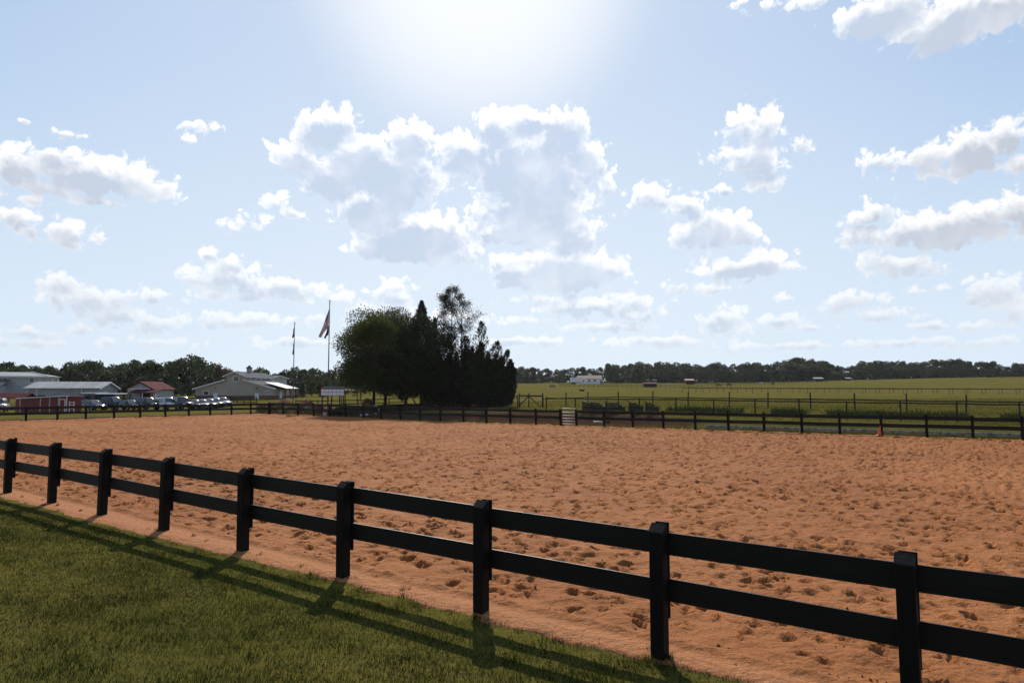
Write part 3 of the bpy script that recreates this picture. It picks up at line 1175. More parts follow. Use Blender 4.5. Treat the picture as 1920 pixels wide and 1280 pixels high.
# ------------------------------------------------------------------ flag poles
def flag_mesh(name, m, hoist_z0, hoist_z1, tip_dx, tip_z, bottom_frac, folds=3, nx=22, ny=12):
    V, F, UV = [], [], []
    for i in range(nx + 1):
        s = i / nx
        for j in range(ny + 1):
            t = j / ny
            zh = hoist_z0 + (hoist_z1 - hoist_z0) * t
            bx = tip_dx * (s ** 1.15) * (bottom_frac + (1 - bottom_frac) * t)
            lift = zh + (tip_z + 0.35 * (t - 0.5) * (1 - 0.5 * s) - zh) * (s ** 0.92)
            yy = 0.16 * math.sin(s * folds * 2.6 + t * 3.1) * min(1, 3 * s) + 0.07 * math.sin(t * 9 + s * 4) * min(1, 3 * s)
            V.append((bx + 0.05 * math.sin(t * 8 + s * 6) * s, yy, lift))
            UV.append((s, t))
    for i in range(nx):
        for j in range(ny):
            a = i * (ny + 1) + j
            F.append((a, a + ny + 1, a + ny + 2, a + 1))
    me = np_mesh(name, np.array(V), np.array(F), M[m], True)
    uv = me.uv_layers.new(name='UVMap')
    for lp_ in me.loops:
        uv.data[lp_.index].uv = UV[lp_.vertex_index]
    return me


def flag_pole(px, dist, top_py, base_z, label, flags):
    x, y = spot(px, dist)
    z = gz(x, y)
    h = hgt(top_py, dist, px) - z
    root = empty('flagpole', (x, y, z), 0, label, 'flagpole')
    MB().tube((0, 0, -0.2), (0, 0, h - 0.35), 0.085, 0.05, 12).build('pole', 'pole_metal', root, smooth=True)
    bm = bmesh.new()
    bmesh.ops.create_uvsphere(bm, u_segments=12, v_segments=8, radius=0.11)
    me = bpy.data.meshes.new('finial')
    bm.to_mesh(me)
    bm.free()
    me.materials.append(M['pole_metal'])
    place('finial', me, root, (0, 0, h - 0.10))
    MB().tube((0, 0, h - 0.42), (0, 0, h - 0.30), 0.09, 0.09, 10).build('truck', 'pole_metal', root)
    for (nm, m, y0, y1, tx, ty, bf, lab) in flags:
        k = dist / FOC
        zt, zb = hgt(y0, dist, px) - z, hgt(y1, dist, px) - z
        me = flag_mesh('flag', m, zb, zt, (tx - px) * k, hgt(ty, dist, px) - z, bf)
        o = place('flag', me, None, (x - 0.07, y, z))
        tag(o, lab, 'flag')
    return root


flag_pole(615, 88, 563, 0, 'taller dark flagpole with a ball top beside the broad tree', [
    ('flag', 'flag_stripes', 577, 605, 596, 632, 0.75, 'drooping stars and stripes flag on the taller flagpole'),
    ('flag', 'flag_black', 607, 623, 607, 634, 0.8, 'small black flag hanging under the striped flag')])
flag_pole(549.5, 108, 604, 0, 'shorter looking farther flagpole before the tan barn porch', [
    ('flag', 'flag_bars', 611, 630, 546, 633, 0.5, 'limp red and white flag furled at the top of the farther flagpole'),
    ('flag', 'flag_black', 638, 652, 547.5, 664, 0.4, 'limp dark flag furled lower on the farther flagpole')])


# ------------------------------------------------------------------ trees
def leaf_cards(P, D, size, asp, rng, spread=0.6):
    """one small pointed leaf spray per point: P positions, D preferred directions"""
    n = len(P)
    d = D + rng.normal(0, spread, (n, 3))
    d /= np.linalg.norm(d, axis=1, keepdims=True) + 1e-9
    r = rng.normal(0, 1, (n, 3))
    s = np.cross(d, r)
    s /= np.linalg.norm(s, axis=1, keepdims=True) + 1e-9
    L = (size * rng.uniform(0.6, 1.35, n))[:, None]
    W = L * asp
    V = np.empty((n, 4, 3))
    V[:, 0] = P - d * L * 0.5
    V[:, 1] = P + s * W * 0.5
    V[:, 2] = P + d * L * 0.5
    V[:, 3] = P - s * W * 0.5
    return V.reshape(-1, 3), np.arange(4 * n).reshape(n, 4)


def lobed_crown(rng, n_leaf, hw, z0, z1, n_lobe, lobe, flat=0.8, shell=0.55, skirt=0):
    """points through lobes spread over an ellipsoid crown of half-width hw between z0 and z1"""
    cz, hh = (z0 + z1) / 2, (z1 - z0) / 2
    C = []
    while len(C) < n_lobe:
        q = rng.uniform(-1, 1, 3)
        r = np.linalg.norm(q)
        if r > 1 or r < 0.35:
            continue
        if q[2] < -0.75:
            continue
        C.append(q)
    C = np.array(C)
    C *= (0.55 + 0.25 * rng.random((n_lobe, 1))) / np.maximum(np.linalg.norm(C, axis=1, keepdims=True), 0.5)
    C[:, :2] *= np.where(C[:, 2:3] < 0, 1 / np.sqrt(np.maximum(0.45, 1 - 1.1 * C[:, 2:3] ** 2)), 1.0)
    C = C * np.array([hw, hw, hh]) + np.array([0, 0, cz])
    if skirt:
        t = rng.uniform(0, 2 * math.pi, skirt)
        S = np.stack([np.cos(t) * hw * 0.66, np.sin(t) * hw * 0.66, z0 + lobe * 0.55 + rng.uniform(0, 0.22, skirt) * (z1 - z0)], -1)
        C = np.concatenate([C, S])
        n_lobe += skirt
    Rr = lobe * rng.uniform(0.65, 1.25, n_lobe)
    w = Rr ** 2
    idx = rng.choice(n_lobe, n_leaf, p=w / w.sum())
    d = rng.normal(0, 1, (n_leaf, 3))
    d /= np.linalg.norm(d, axis=1, keepdims=True)
    rad = Rr[idx] * (shell + (1 - shell) * rng.random(n_leaf)) * (1 + 0.11 * rng.normal(0, 0.5, n_leaf))
    P = C[idx] + d * rad[:, None] * np.array([1, 1, flat])
    out = P - np.array([0, 0, cz - 0.2 * hh])
    out /= np.linalg.norm(out, axis=1, keepdims=True) + 1e-9
    return P, (d + out) * 0.5, C


def limbs(b, C, fork, rnd, r0, n=10):
    for c in (C if len(C) <= n else [C[i] for i in rnd.sample(range(len(C)), n)]):
        c = Vector(c)
        f = Vector(fork) + Vector((0, 0, rnd.uniform(0, 0.3) * max(0.1, c.z - fork[2])))
        mid = f.lerp(c, 0.5) + Vector((rnd.uniform(-.3, .3), rnd.uniform(-.3, .3), 0.12 * (c - f).length))
        b.tube(f, mid, r0 * 0.5, r0 * 0.3, 6).tube(mid, c, r0 * 0.3, r0 * 0.08, 5)


def plant_tree(name, x, y, crown_me, wood_me, label, group=None, rz=0.0, s=(1, 1, 1), cat='tree', z=None):
    root = empty(name, (x, y, gz(x, y) - 0.05 if z is None else z), rz, label, cat, group)
    root.scale = s
    place('crown', crown_me, root, (0, 0, 0))
    if wood_me:
        place('trunk', wood_me, root, (0, 0, 0))
    return root


def broad_tree(px, dist, top, bottom, hwpx, seed, n, m, label, name='broad_tree', leaf=0.27, lobes=46, group=None, trunk=0.20, squash=0.8):
    rng, rnd = np.random.default_rng(seed), random.Random(seed)
    x, y = spot(px, dist)
    z = gz(x, y)
    zt, zb = hgt(top, dist, px) - z, max(0.2, hgt(bottom, dist, px) - z)
    hw = hwpx * dist / FOC
    P, D, C = lobed_crown(rng, n, hw, zb, zt, lobes, min(hw, (zt - zb) / 2) * 0.36, 0.85, 0.45, skirt=18)
    D = D + np.array([0, 0, 0.35])
    V, F = leaf_cards(P, D, leaf, 0.42, rng, 0.45)
    cm = np_mesh('crown', V, F, M[m])
    b = MB()
    fork = (0.1, 0, max(zb + 0.3, 1.2))
    b.tube((0, 0, -0.3), (0.03, 0, 0.4), trunk * 1.5, trunk, 9).tube((0.03, 0, 0.4), fork, trunk, trunk * 0.8, 9)
    b.tube(fork, (0.2, 0, zb + (zt - zb) * 0.6), trunk * 0.7, trunk * 0.2, 7)
    limbs(b, C, fork, rnd, trunk, 16)
    wm = b.mesh('trunk', 'bark', smooth=True)
    return plant_tree(name, x, y, cm, wm, label, group)


G_CL = 'trees of the clump beyond the arena'
broad_tree(700, 81, 588, 738, 78, 21, 32000, 'leaf_broad', 'broad light green tree on the left of the clump, nearest the flagpoles', group=G_CL)
broad_tree(722, 87, 560, 736, 94, 22, 44000, 'leaf_broad', 'tallest broad crowned tree at the back of the clump behind the light green one', group=G_CL)
broad_tree(800, 81, 582, 742, 64, 23, 24000, 'leaf_dark', 'dense dark green round tree in the middle of the clump', group=G_CL)
broad_tree(760, 79, 640, 742, 60, 24, 16000, 'leaf_dark', 'low dark tree spreading to the ground in front of the clump', group=G_CL, lobes=36)


def cedar(px, dist, top, hwpx, seed, n, label, m='leaf_cedar', spikes=9, lean=0.0, taper=0.70):
    rng, rnd = np.random.default_rng(seed), random.Random(seed)
    x, y = spot(px, dist)
    z = gz(x, y)
    H = hgt(top, dist, px) - z
    hw = hwpx * dist / FOC
    PP, DD = [], []
    S = [(0, 0, H, 1.0)]
    for k in range(spikes):
        a = rng.uniform(0, 2 * math.pi)
        rr = hw * rng.uniform(0.25, 0.8)
        S.append((rr * math.cos(a), rr * math.sin(a), H * (1 - 0.45 * rr / hw) * rng.uniform(0.62, 1.0), 0.46))
    per = n // len(S)
    for (sx, sy, sh, wd) in S:
        t = rng.random(per) ** 0.75
        zz = 0.1 + t * (sh - 0.1)
        a_ = rng.uniform(0, 2 * math.pi, per)
        w = hw * wd * 0.80 * np.clip((1 - t) ** taper * (0.45 + 0.55 * np.minimum(1, t * 2.6)), 0.0, 1) + 0.05
        w = w * (0.92 + 0.14 * np.sin(zz * 4.2 + sx * 7 + 3 * a_ + 2 * np.cos(zz * 2.1)))
        a = a_
        rr = w * np.sqrt(0.15 + 0.85 * rng.random(per))
        lx = lean * (zz / H) ** 1.5 + sx * (0.45 * (zz / H) - 0.1)
        P = np.stack([sx + lx + rr * np.cos(a), sy * (0.9 + 0.4 * zz / H) + rr * np.sin(a), zz + rr * 0.7], -1)
        D = np.stack([np.cos(a) * 0.55, np.sin(a) * 0.55, np.full(per, 0.95)], -1)
        PP.append(P)
        DD.append(D)
    P, D = np.concatenate(PP), np.concatenate(DD)
    V, F = leaf_cards(P, D, 0.50, 0.20, rng, 0.36)
    cm = np_mesh('crown', V, F, M[m])
    b = MB()
    for (sx, sy, sh, wd) in S:
        b.tube((sx * 0.2, sy * 0.2, -0.3), (sx + lean * 0.2, sy, sh * 0.5), 0.12 * wd + 0.03, 0.07, 7).tube((sx + lean * 0.2, sy, sh * 0.5), (sx + lean * 0.8, sy, sh * 0.96), 0.07, 0.015, 5)
    return plant_tree('cedar_tree', x, y, cm, b.mesh('trunk', 'bark', smooth=True), label, G_CL)


cedar(789, 87, 565, 58, 31, 15000, 'pointed dark cedar top rising between the broad tree and the bare tree', spikes=3, taper=0.8)
cedar(872, 80, 630, 52, 32, 16000, 'dark cedar below the half bare tree', spikes=22)
cedar(902, 79, 603, 46, 33, 16000, 'tall pointed cedar right of the half bare tree', spikes=20)
cedar(924, 78, 640, 44, 34, 15000, 'bushy cedar second from the right end of the clump', spikes=22, lean=0.5)
cedar(934, 77, 656, 34, 35, 12000, 'lowest cedar leaning out at the right end of the clump', spikes=20, lean=1.1)
cedar(838, 80, 634, 56, 36, 16000, 'dark cedar between the dense round tree and the half bare tree', spikes=22)


def sparse_tree(px, dist, top, hwpx, seed, label):
    rng, rnd = np.random.default_rng(seed), random.Random(seed)
    x, y = spot(px, dist)
    z = gz(x, y)
    H = hgt(top, dist, px) - z
    hw = hwpx * dist / FOC
    b = MB()
    tips = []

    def grow(p, d, ln, r, lev):
        q = p + d * ln * 0.5 + Vector((rnd.uniform(-.06, .06), rnd.uniform(-.06, .06), 0)) * ln
        e = q + (d + Vector((0, 0, 0.18))).normalized() * ln * 0.5
        b.tube(p, q, r, r * 0.8, 6 if lev < 2 else 4).tube(q, e, r * 0.8, r * 0.55, 6 if lev < 2 else 4)
        if lev >= 2:
            tips.append((q, lev))
        tips.append((e, lev))
        if lev >= 4 or r < 0.008:
            return
        for _ in range(3 if lev < 3 else 3):
            a = rnd.uniform(0, 2 * math.pi)
            t = Vector((math.cos(a), math.sin(a), rnd.uniform(0.1, 0.9))).normalized()
            st = q.lerp(e, rnd.uniform(0.1, 1.0))
            grow(st, (d * 0.55 + t * 0.75).normalized(), ln * rnd.uniform(0.52, 0.72), r * 0.52, lev + 1)

    # two leaders with side branches up their length
    for (ox, hh, r, nb) in ((-0.75, 0.97, 0.13, 15), (0.45, 0.90, 0.15, 17)):
        pts = [Vector((ox * min(1, k / 3), 0.2 * math.sin(k), H * hh * k / 8)) for k in range(9)]
        for k in range(8):
            b.tube(pts[k], pts[k + 1], r * (1 - k / 8.6), r * (1 - (k + 1) / 8.6), 8)
        for j in range(nb):
            t = 0.42 + 0.57 * (j + rnd.random()) / nb
            k = min(7, int(t * 8))
            st = pts[k].lerp(pts[k + 1], t * 8 - k)
            a = rnd.uniform(0, 2 * math.pi)
            wd = math.sin(math.pi * min(0.98, max(0.08, (t - 0.36) / 0.66))) ** 0.6
            grow(st, Vector((math.cos(a), math.sin(a) * 0.8, 0.75)).normalized(), hw * 0.62 * wd * rnd.uniform(0.7, 1.1), 0.045, 2)
    P, D = [], []
    for (e, lev) in tips:
        dens = 22 if e.x < -0.3 or e.z > 0.93 * H else 9
        for _ in range(dens):
            P.append((e.x + rnd.gauss(0, 0.22), e.y + rnd.gauss(0, 0.22), e.z + rnd.gauss(0, 0.2)))
            D.append((e.x * 0.2, e.y * 0.2, 0.6))
    V, F = leaf_cards(np.array(P), np.array(D), 0.15, 0.5, rng, 0.8)
    cm = np_mesh('crown', V, F, M['leaf_sparse'])
    return plant_tree('half_bare_tree', x, y, cm, b.mesh('trunk', 'bark_pale', smooth=True), label, G_CL)


sparse_tree(858, 82, 540, 46, 41, 'half bare tree with thin branches against the sky, tallest of the clump')


# far tree line: a few shapes, each tree an object of its own
def far_tree_mesh(seed, n=1500, m='leaf_far', hw=0.42, z0=0.12, leaf=0.052, lobes=22, cone=False):
    rng, rnd = np.random.default_rng(seed), random.Random(seed)
    if cone:
        t = rng.random(n)
        a = rng.uniform(0, 2 * math.pi, n)
        w = hw * (1 - t) ** 0.8 * np.sqrt(rng.random(n)) * (0.85 + 0.3 * np.sin(t * 25))
        P = np.stack([w * np.cos(a), w * np.sin(a), 0.05 + t * 0.95], -1)
        D = np.stack([np.cos(a), np.sin(a), np.full(n, 0.5)], -1)
        C = [(0, 0, 0.5)]
    else:
        P, D, C = lobed_crown(rng, n, hw, z0, 1.0, lobes, 0.155, 0.85, 0.5)
    V, F = leaf_cards(P, D, leaf, 0.7, rng, 0.7)
    cm = np_mesh('crown', V, F, M[m])
    b = MB().tube((0, 0, -0.05), (0.01, 0, 0.45), 0.026, 0.016, 7)
    limbs(b, C, (0.01, 0, 0.3), rnd, 0.02, 7)
    return cm, b.mesh('trunk', 'bark', smooth=True)


far_kinds = [far_tree_mesh(100 + k, hw=(0.60, 0.68, 0.55, 0.75, 0.5, 0.64)[k], z0=(-0.1, -0.05, -0.08, -0.1, -0.02, -0.08)[k], n=3400, lobes=26, leaf=0.06) for k in range(6)]
far_dark = [far_tree_mesh(120 + k, m='leaf_far_dark', hw=0.46, z0=0.03, n=2600) for k in range(3)]
far_brown = far_tree_mesh(130, m='leaf_far_brown', hw=0.40, z0=0.05, n=1500)
far_cone = far_tree_mesh(131, m='leaf_far', hw=0.26, cone=True, n=1600)


def far_tree(px, dist, top, kind, label, group=None, name='tree', wide=1.0, seed=0):
    x, y = spot(px, dist)
    z = gz(x, y)
    H = max(3.0, hgt(top, dist, px) - z)
    rr = random.Random(int(px * 7 + seed))
    return plant_tree(name, x, y, kind[0], kind[1], label, group, rr.uniform(0, 6.28), (H * wide, H * wide, H))


SKY_R = [(950,690),(975,684),(1000,686),(1015,690),(1030,688),(1045,690),(1060,690),(1075,684),(1085,684),(1100,685),(1115,690),(1125,697),(1133,685),(1145,677),(1158,682),(1170,683),(1185,676),(1200,673),(1212,674),(1230,677),(1245,673),(1265,677),(1290,676),(1310,680),(1325,684),(1345,674),(1358,680),(1375,684),(1385,677),(1410,676),(1435,679),(1455,675),(1475,671),(1500,665),(1520,669),(1535,672),(1550,674),(1565,680),(1580,682),(1605,685),(1615,676),(1630,671),(1650,674),(1680,671),(1700,674),(1715,677),(1730,675),(1750,672),(1775,670),(1795,670),(1815,673),(1840,674),(1860,675),(1875,681),(1890,686),(1900,680),(1915,676),(1940,674),(1980,672),(2040,676)]
SKY_L = [(-60,674),(-20,672),(0,673),(15,671),(30,674),(40,682),(70,681),(120,682),(140,672),(150,670),(165,669),(180,674),(200,676),(220,682),(235,672),(255,669),(270,667),(285,670),(305,680),(320,683),(335,672),(350,668),(375,672),(390,680),(405,682),(420,684),(440,692),(450,696),(470,697),(480,690),(487,684),(497,686),(505,698),(520,697),(535,688),(550,684),(560,681),(575,685),(600,687),(620,690),(650,692)]
rt = random.Random(3)
xs_, ys_ = np.array([p[0] for p in SKY_R]), np.array([p[1] for p in SKY_R])
px = 948
while px < 2030:
    top = float(np.interp(px, xs_, ys_))
    far_tree(px, 420 + rt.uniform(-12, 18), top + rt.uniform(-1.0, 1.5), rt.choice(far_kinds[:5]), 'dark green crown on the skyline of the far tree line beyond the right pasture', 'skyline trees beyond the right pasture', wide=rt.uniform(0.85, 1.15), seed=1)
    px += rt.uniform(12, 19)
px = 952
while px < 2030:
    top = float(np.interp(px, xs_, ys_)) + rt.uniform(7, 15)
    if not (1066 < px < 1140):
        far_tree(px, 385 + rt.uniform(-8, 10), min(top, 699), rt.choice(far_kinds), 'lower green tree at the foot of the far tree line beyond the right pasture', 'lower trees at the edge of the right pasture', wide=rt.uniform(1.0, 1.3), seed=2)
    px += rt.uniform(14, 22)
xs_, ys_ = np.array([p[0] for p in SKY_L]), np.array([p[1] for p in SKY_L])
px = -60
while px < 655:
    top = float(np.interp(px, xs_, ys_))
    far_tree(px, 235 + rt.uniform(-10, 12), top + rt.uniform(-0.5, 1.5), rt.choice(far_kinds), 'green crown on the skyline of the wood behind the farm buildings', 'skyline trees behind the farm buildings', wide=rt.uniform(0.8, 1.05), seed=3)
    px += rt.uniform(14, 21)
px = -60
while px < 655:
    top = float(np.interp(px, xs_, ys_)) + rt.uniform(9, 18)
    far_tree(px, 200 + rt.uniform(-8, 8), top, rt.choice(far_kinds), 'lower green tree in front of the wood behind the farm buildings', 'lower trees behind the farm buildings', wide=rt.uniform(0.95, 1.25), seed=4)
    px += rt.uniform(18, 28)


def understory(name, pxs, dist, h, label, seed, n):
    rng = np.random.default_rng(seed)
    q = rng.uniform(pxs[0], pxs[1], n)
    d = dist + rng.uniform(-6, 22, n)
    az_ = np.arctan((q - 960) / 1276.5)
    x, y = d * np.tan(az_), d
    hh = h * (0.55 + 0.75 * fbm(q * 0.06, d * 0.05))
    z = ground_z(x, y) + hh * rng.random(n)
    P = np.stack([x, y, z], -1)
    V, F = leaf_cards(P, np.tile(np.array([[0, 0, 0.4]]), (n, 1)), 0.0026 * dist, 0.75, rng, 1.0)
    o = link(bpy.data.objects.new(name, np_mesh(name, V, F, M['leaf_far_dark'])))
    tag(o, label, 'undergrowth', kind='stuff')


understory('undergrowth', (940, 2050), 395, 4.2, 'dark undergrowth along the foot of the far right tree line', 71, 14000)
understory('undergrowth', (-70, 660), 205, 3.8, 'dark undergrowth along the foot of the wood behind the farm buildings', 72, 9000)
far_tree(358, 165, 660, far_kinds[3], 'tall dark rounded oak left of the tan barn, highest of the left tree line', name='oak_tree', wide=0.95)
far_tree(330, 168, 676, far_dark[0], 'dark oak crowding the left side of the tallest oak', name='oak_tree', wide=1.0)
far_tree(414, 172, 679, far_brown, 'brownish thinning tree between the tall oak and the tan barn', name='brown_tree', wide=1.0)
far_tree(232, 131, 694, far_dark[1], 'very dark round tree between the long grey barn and the red-roofed barn', name='dark_tree', wide=1.25)
far_tree(270, 175, 668, far_kinds[5], 'large spreading tree rising behind the red-roofed barn', name='spreading_tree', wide=1.0)
far_tree(165, 178, 669, far_kinds[1], 'large rounded tree rising behind the long grey barn', name='rounded_tree', wide=0.95)
far_tree(585, 150, 702, far_kinds[1], 'rounded light green tree right of the tan barn porch', name='rounded_tree', wide=0.9)
far_tree(567, 140, 716, far_cone, 'small pointed evergreen right of the tan barn porch', name='evergreen_tree', wide=1.4)
far_tree(607, 146, 715, far_kinds[2], 'small green tree just behind the taller flagpole', name='small_tree', wide=1.1)
far_tree(1146, 372, 678, far_kinds[4], 'slender tree standing forward, just right of the far white barn', name='slender_tree', wide=0.8)
far_tree(994, 375, 690, far_kinds[0], 'round tree in the gap between the cedars and the far white barn', name='round_tree', wide=0.9)


# ------------------------------------------------------------------ farm buildings
def gable_building(name, x, y, rz, W, L, eave, ridge, wall_m, roof_m, label, trim='trim_white', over=0.35, z=None, ribs=0):
    """front gable at local y=0, W across, L deep; returns the root"""
    root = empty(name, (x, y, gz(x, y) if z is None else z), rz, label, 'building')
    MB().prism([(-W / 2, -0.5), (W / 2, -0.5), (W / 2, eave), (0, ridge), (-W / 2, eave)], 0, L, 'y').build('wall', wall_m, root)
    sl = (ridge - eave) / (W / 2)
    for s in (-1, 1):
        x1 = s * (W / 2 + over)
        z1 = eave - sl * over
        o = MB().prism([(0, ridge + 0.02), (x1, z1 + 0.02), (x1, z1 + 0.14), (0, ridge + 0.14)], -over, L + over, 'y').build('roof', roof_m, root)
        n = ribs
        for k in range(n):
            yy = -over + (k + 0.5) * (L + 2 * over) / n
            MB().beam((0, yy, ridge + 0.16), (x1, yy, z1 + 0.16), 0.05, 0.05).build('seam', roof_m, o)
        # barge board on the front gable
        MB().beam((0, -over - 0.03, ridge + 0.02), (x1, -over - 0.03, z1 + 0.02), 0.04, 0.22).build('barge_board', trim, root)
    return root


def opening(root, axis_, a0, a1, z0, z1, at_, out, m='dark_opening', frame='trim_white', name='window'):
    """window or door lying on a wall: axis 'x' = wall along x at y=at_, 'y' = wall along y at x=at_"""
    e0, e1 = sorted((at_ + out * 0.02, at_ + out * 0.05))
    f0, f1 = sorted((at_ + out * 0.01, at_ + out * 0.08))
    fw = 0.1
    if axis_ == 'x':
        o = MB().box(a0, a1, e0, e1, z0, z1).build(name, m, root)
        f = MB().box(a0 - fw, a0, f0, f1, z0 - fw, z1 + fw).box(a1, a1 + fw, f0, f1, z0 - fw, z1 + fw).box(a0, a1, f0, f1, z1, z1 + fw).box(a0, a1, f0, f1, z0 - fw, z0)
    else:
        o = MB().box(e0, e1, a0, a1, z0, z1).build(name, m, root)
        f = MB().box(f0, f1, a0 - fw, a0, z0 - fw, z1 + fw).box(f0, f1, a1, a1 + fw, z0 - fw, z1 + fw).box(f0, f1, a0, a1, z1, z1 + fw).box(f0, f1, a0, a1, z0 - fw, z0)
    f.build('frame', frame, o)
    return o


def tan_barn():
    # gable front towards the camera, raised monitor along the ridge
    D = 128
    x, y = spot(440, D)
    z = gz(x, y)
    k = D / FOC
    rz = R(-3)
    W, L = 15.0, 12.5
    cy_ = 1.0
    root = empty('monitor_barn', (x, y, z), rz, 'tan barn with a raised monitor roof, cupola and brown base', 'building')
    ev, sh = 1.9, 3.5          # eave, and where the monitor rises out of the lower roof
    mw, me_, mr = 1.75, 4.3, 5.0
    sl = (sh - ev) / (W / 2 - mw)
    MB().prism([(-W / 2, 0.62), (W / 2, 0.62), (W / 2, ev), (mw, sh), (mw, me_), (0, mr), (-mw, me_), (-mw, sh), (-W / 2, ev)], 0, L, 'y').build('wall', 'wall_tan', root)
    MB().box(-W / 2 - 0.04, W / 2 + 0.04, -0.04, L + 0.04, -0.5, 0.62).build('wainscot', 'wainscot', root)
    for s in (-1, 1):
        MB().prism([(s * mw, sh + 0.03), (s * (W / 2 + 0.5), ev - 0.5 * sl + 0.03), (s * (W / 2 + 0.5), ev - 0.5 * sl + 0.17), (s * mw, sh + 0.17)], -0.4, L + 0.4, 'y').build('roof', 'roof_grey', root)
        msl = (mr - me_) / mw
        MB().prism([(0, mr + 0.03), (s * (mw + 0.45), me_ - 0.45 * msl + 0.03), (s * (mw + 0.45), me_ - 0.45 * msl + 0.15), (0, mr + 0.15)], -0.4, L + 0.4, 'y').build('monitor_roof', 'roof_grey', root)
        MB().beam((0, -0.43, mr + 0.03), (s * (mw + 0.45), -0.43, me_ - 0.45 * msl + 0.03), 0.04, 0.2).build('barge_board', 'trim_white', root)
        MB().beam((s * mw, -0.43, sh + 0.03), (s * (W / 2 + 0.5), -0.43, ev - 0.5 * sl + 0.03), 0.04, 0.22).build('barge_board', 'trim_white', root)
        MB().box(*sorted((s * (mw + 0.45), s * (mw + 0.5))), -0.4, L + 0.4, me_ - 0.45 * msl - 0.1, me_ - 0.45 * msl + 0.12).build('fascia', 'trim_white', root)
    MB().box(mw + 0.005, mw + 0.05, 0.05, L - 0.05, sh + 0.2, me_ - 0.25).build('monitor_wall', 'trim_white', root)
    for i in range(5):
        yy = 1.2 + i * 2.35
        opening(root, 'y', yy, yy + 0.7, 3.78, 4.12, mw + 0.05, 1, 'window_glass')
    opening(root, 'x', -0.25, 0.75, 3.3, 4.15, 0, -1, 'window_glass')
    opening(root, 'x', -5.9, -5.0, 0.75, 1.4, 0, -1, 'window_glass')
    for xx in (-3.9, 4.0):
        opening(root, 'x', xx, xx + 0.6, 0.02, 0.98, -0.05, -1, 'trim_white', name='door')
        MB().box(xx + 0.1, xx + 0.35, -0.25, -0.001, 1.9, 2.05).build('wall_lamp', 'dark_post', root)
    for xx in (5.9, 6.4):
        opening(root, 'x', xx, xx + 0.3, 1.0, 1.4, 0, -1, 'window_glass')
    c = empty('cupola', (0, 0, 0))
    c.parent = root
    c.location = (0, 6.0, mr)
    MB().box(-0.38, 0.38, -0.38, 0.38, 0.0, 0.85).build('cupola_body', 'wall_tan', c)
    b = MB()
    for (p, q) in (((-.55, -.55), (.55, -.55)), ((.55, -.55), (.55, .55)), ((.55, .55), (-.55, .55)), ((-.55, .55), (-.55, -.55))):
        b.poly([(*p, 0.86), (*q, 0.86), (0, 0, 1.55)])
    b.poly([(-.55, -.55, 0.86), (.55, -.55, 0.86), (.55, .55, 0.86), (-.55, .55, 0.86)])
    b.build('cupola_roof', 'roof_grey', c)
    # pale porch on the right side
    y0, y1, xo = 1.2, 6.5, W / 2 + 1.7
    p = MB().prism([(W / 2 - 2.2, 3.0), (xo + 0.3, 1.85), (xo + 0.3, 1.98), (W / 2 - 2.2, 3.13)], y0 - 0.4, y1 + 0.4, 'y').build('porch_roof', 'roof_pale', root)
    for yy in (y0, (y0 + y1) / 2, y1):
        MB().box(xo - 0.15, xo + 0.15, yy - 0.15, yy + 0.15, -0.3, 1.85).build('porch_post', 'wainscot', root)
    MB().box(W / 2 + 0.06, xo, y0 + 0.2, y1 - 0.2, -0.4, 0.12).build('porch_floor', 'stone', root)
    opening(root, 'y', 2.5, 3.6, 0.2, 1.5, W / 2 + 0.05, 1, 'trim_white', name='door')
    opening(root, 'y', 4.6, 5.8, 0.7, 1.5, W / 2 + 0.05, 1, 'window_glass')


tan_barn()


def long_barn():
    D = 118
    x, y = spot(203, D)
    z = gz(x, y)
    # gable faces right-forward; the long side faces the camera
    root = gable_building('long_barn', x, y, R(97), 7.0, 11.3, hgt(728, D, 200) - z, hgt(717, D, 200) - z, 'sheet_grey', 'roof_pale', 'long grey metal barn with a pale ribbed roof behind the red booth', ribs=16)
    ev = hgt(728, D, 200) - z
    opening(root, 'x', -0.9, 1.3, 0.0, 1.55, 0, -1, 'dark_opening', 'sheet_grey', 'barn_door')
    opening(root, 'x', -0.2, 0.2, ev + 0.05, ev + 0.5, 0, -1, 'dark_opening', name='vent')
    for i, (a, w, z0, z1) in enumerate(((1.3, 0.8, 0.7, 1.2), (4.0, 0.7, 0.8, 1.25), (7.0, 0.8, 0.8, 1.2), (8.2, 1.2, 0.0, 1.3), (9.8, 0.9, 0.8, 1.2))):
        opening(root, 'y', a, a + w, z0, z1, 3.5, 1, 'dark_opening', 'sheet_grey')
        opening(root, 'y', a, a + w, z0, z1, -3.5, -1, 'dark_opening', 'sheet_grey')
    for s in (-1, 1):
        for a in (2.6, 9.55, 11.0):
            MB().box(*sorted((s * 3.51, s * 3.58)), a, a + 0.09, -0.3, ev).build('downpipe', 'trim_white', root)


long_barn()


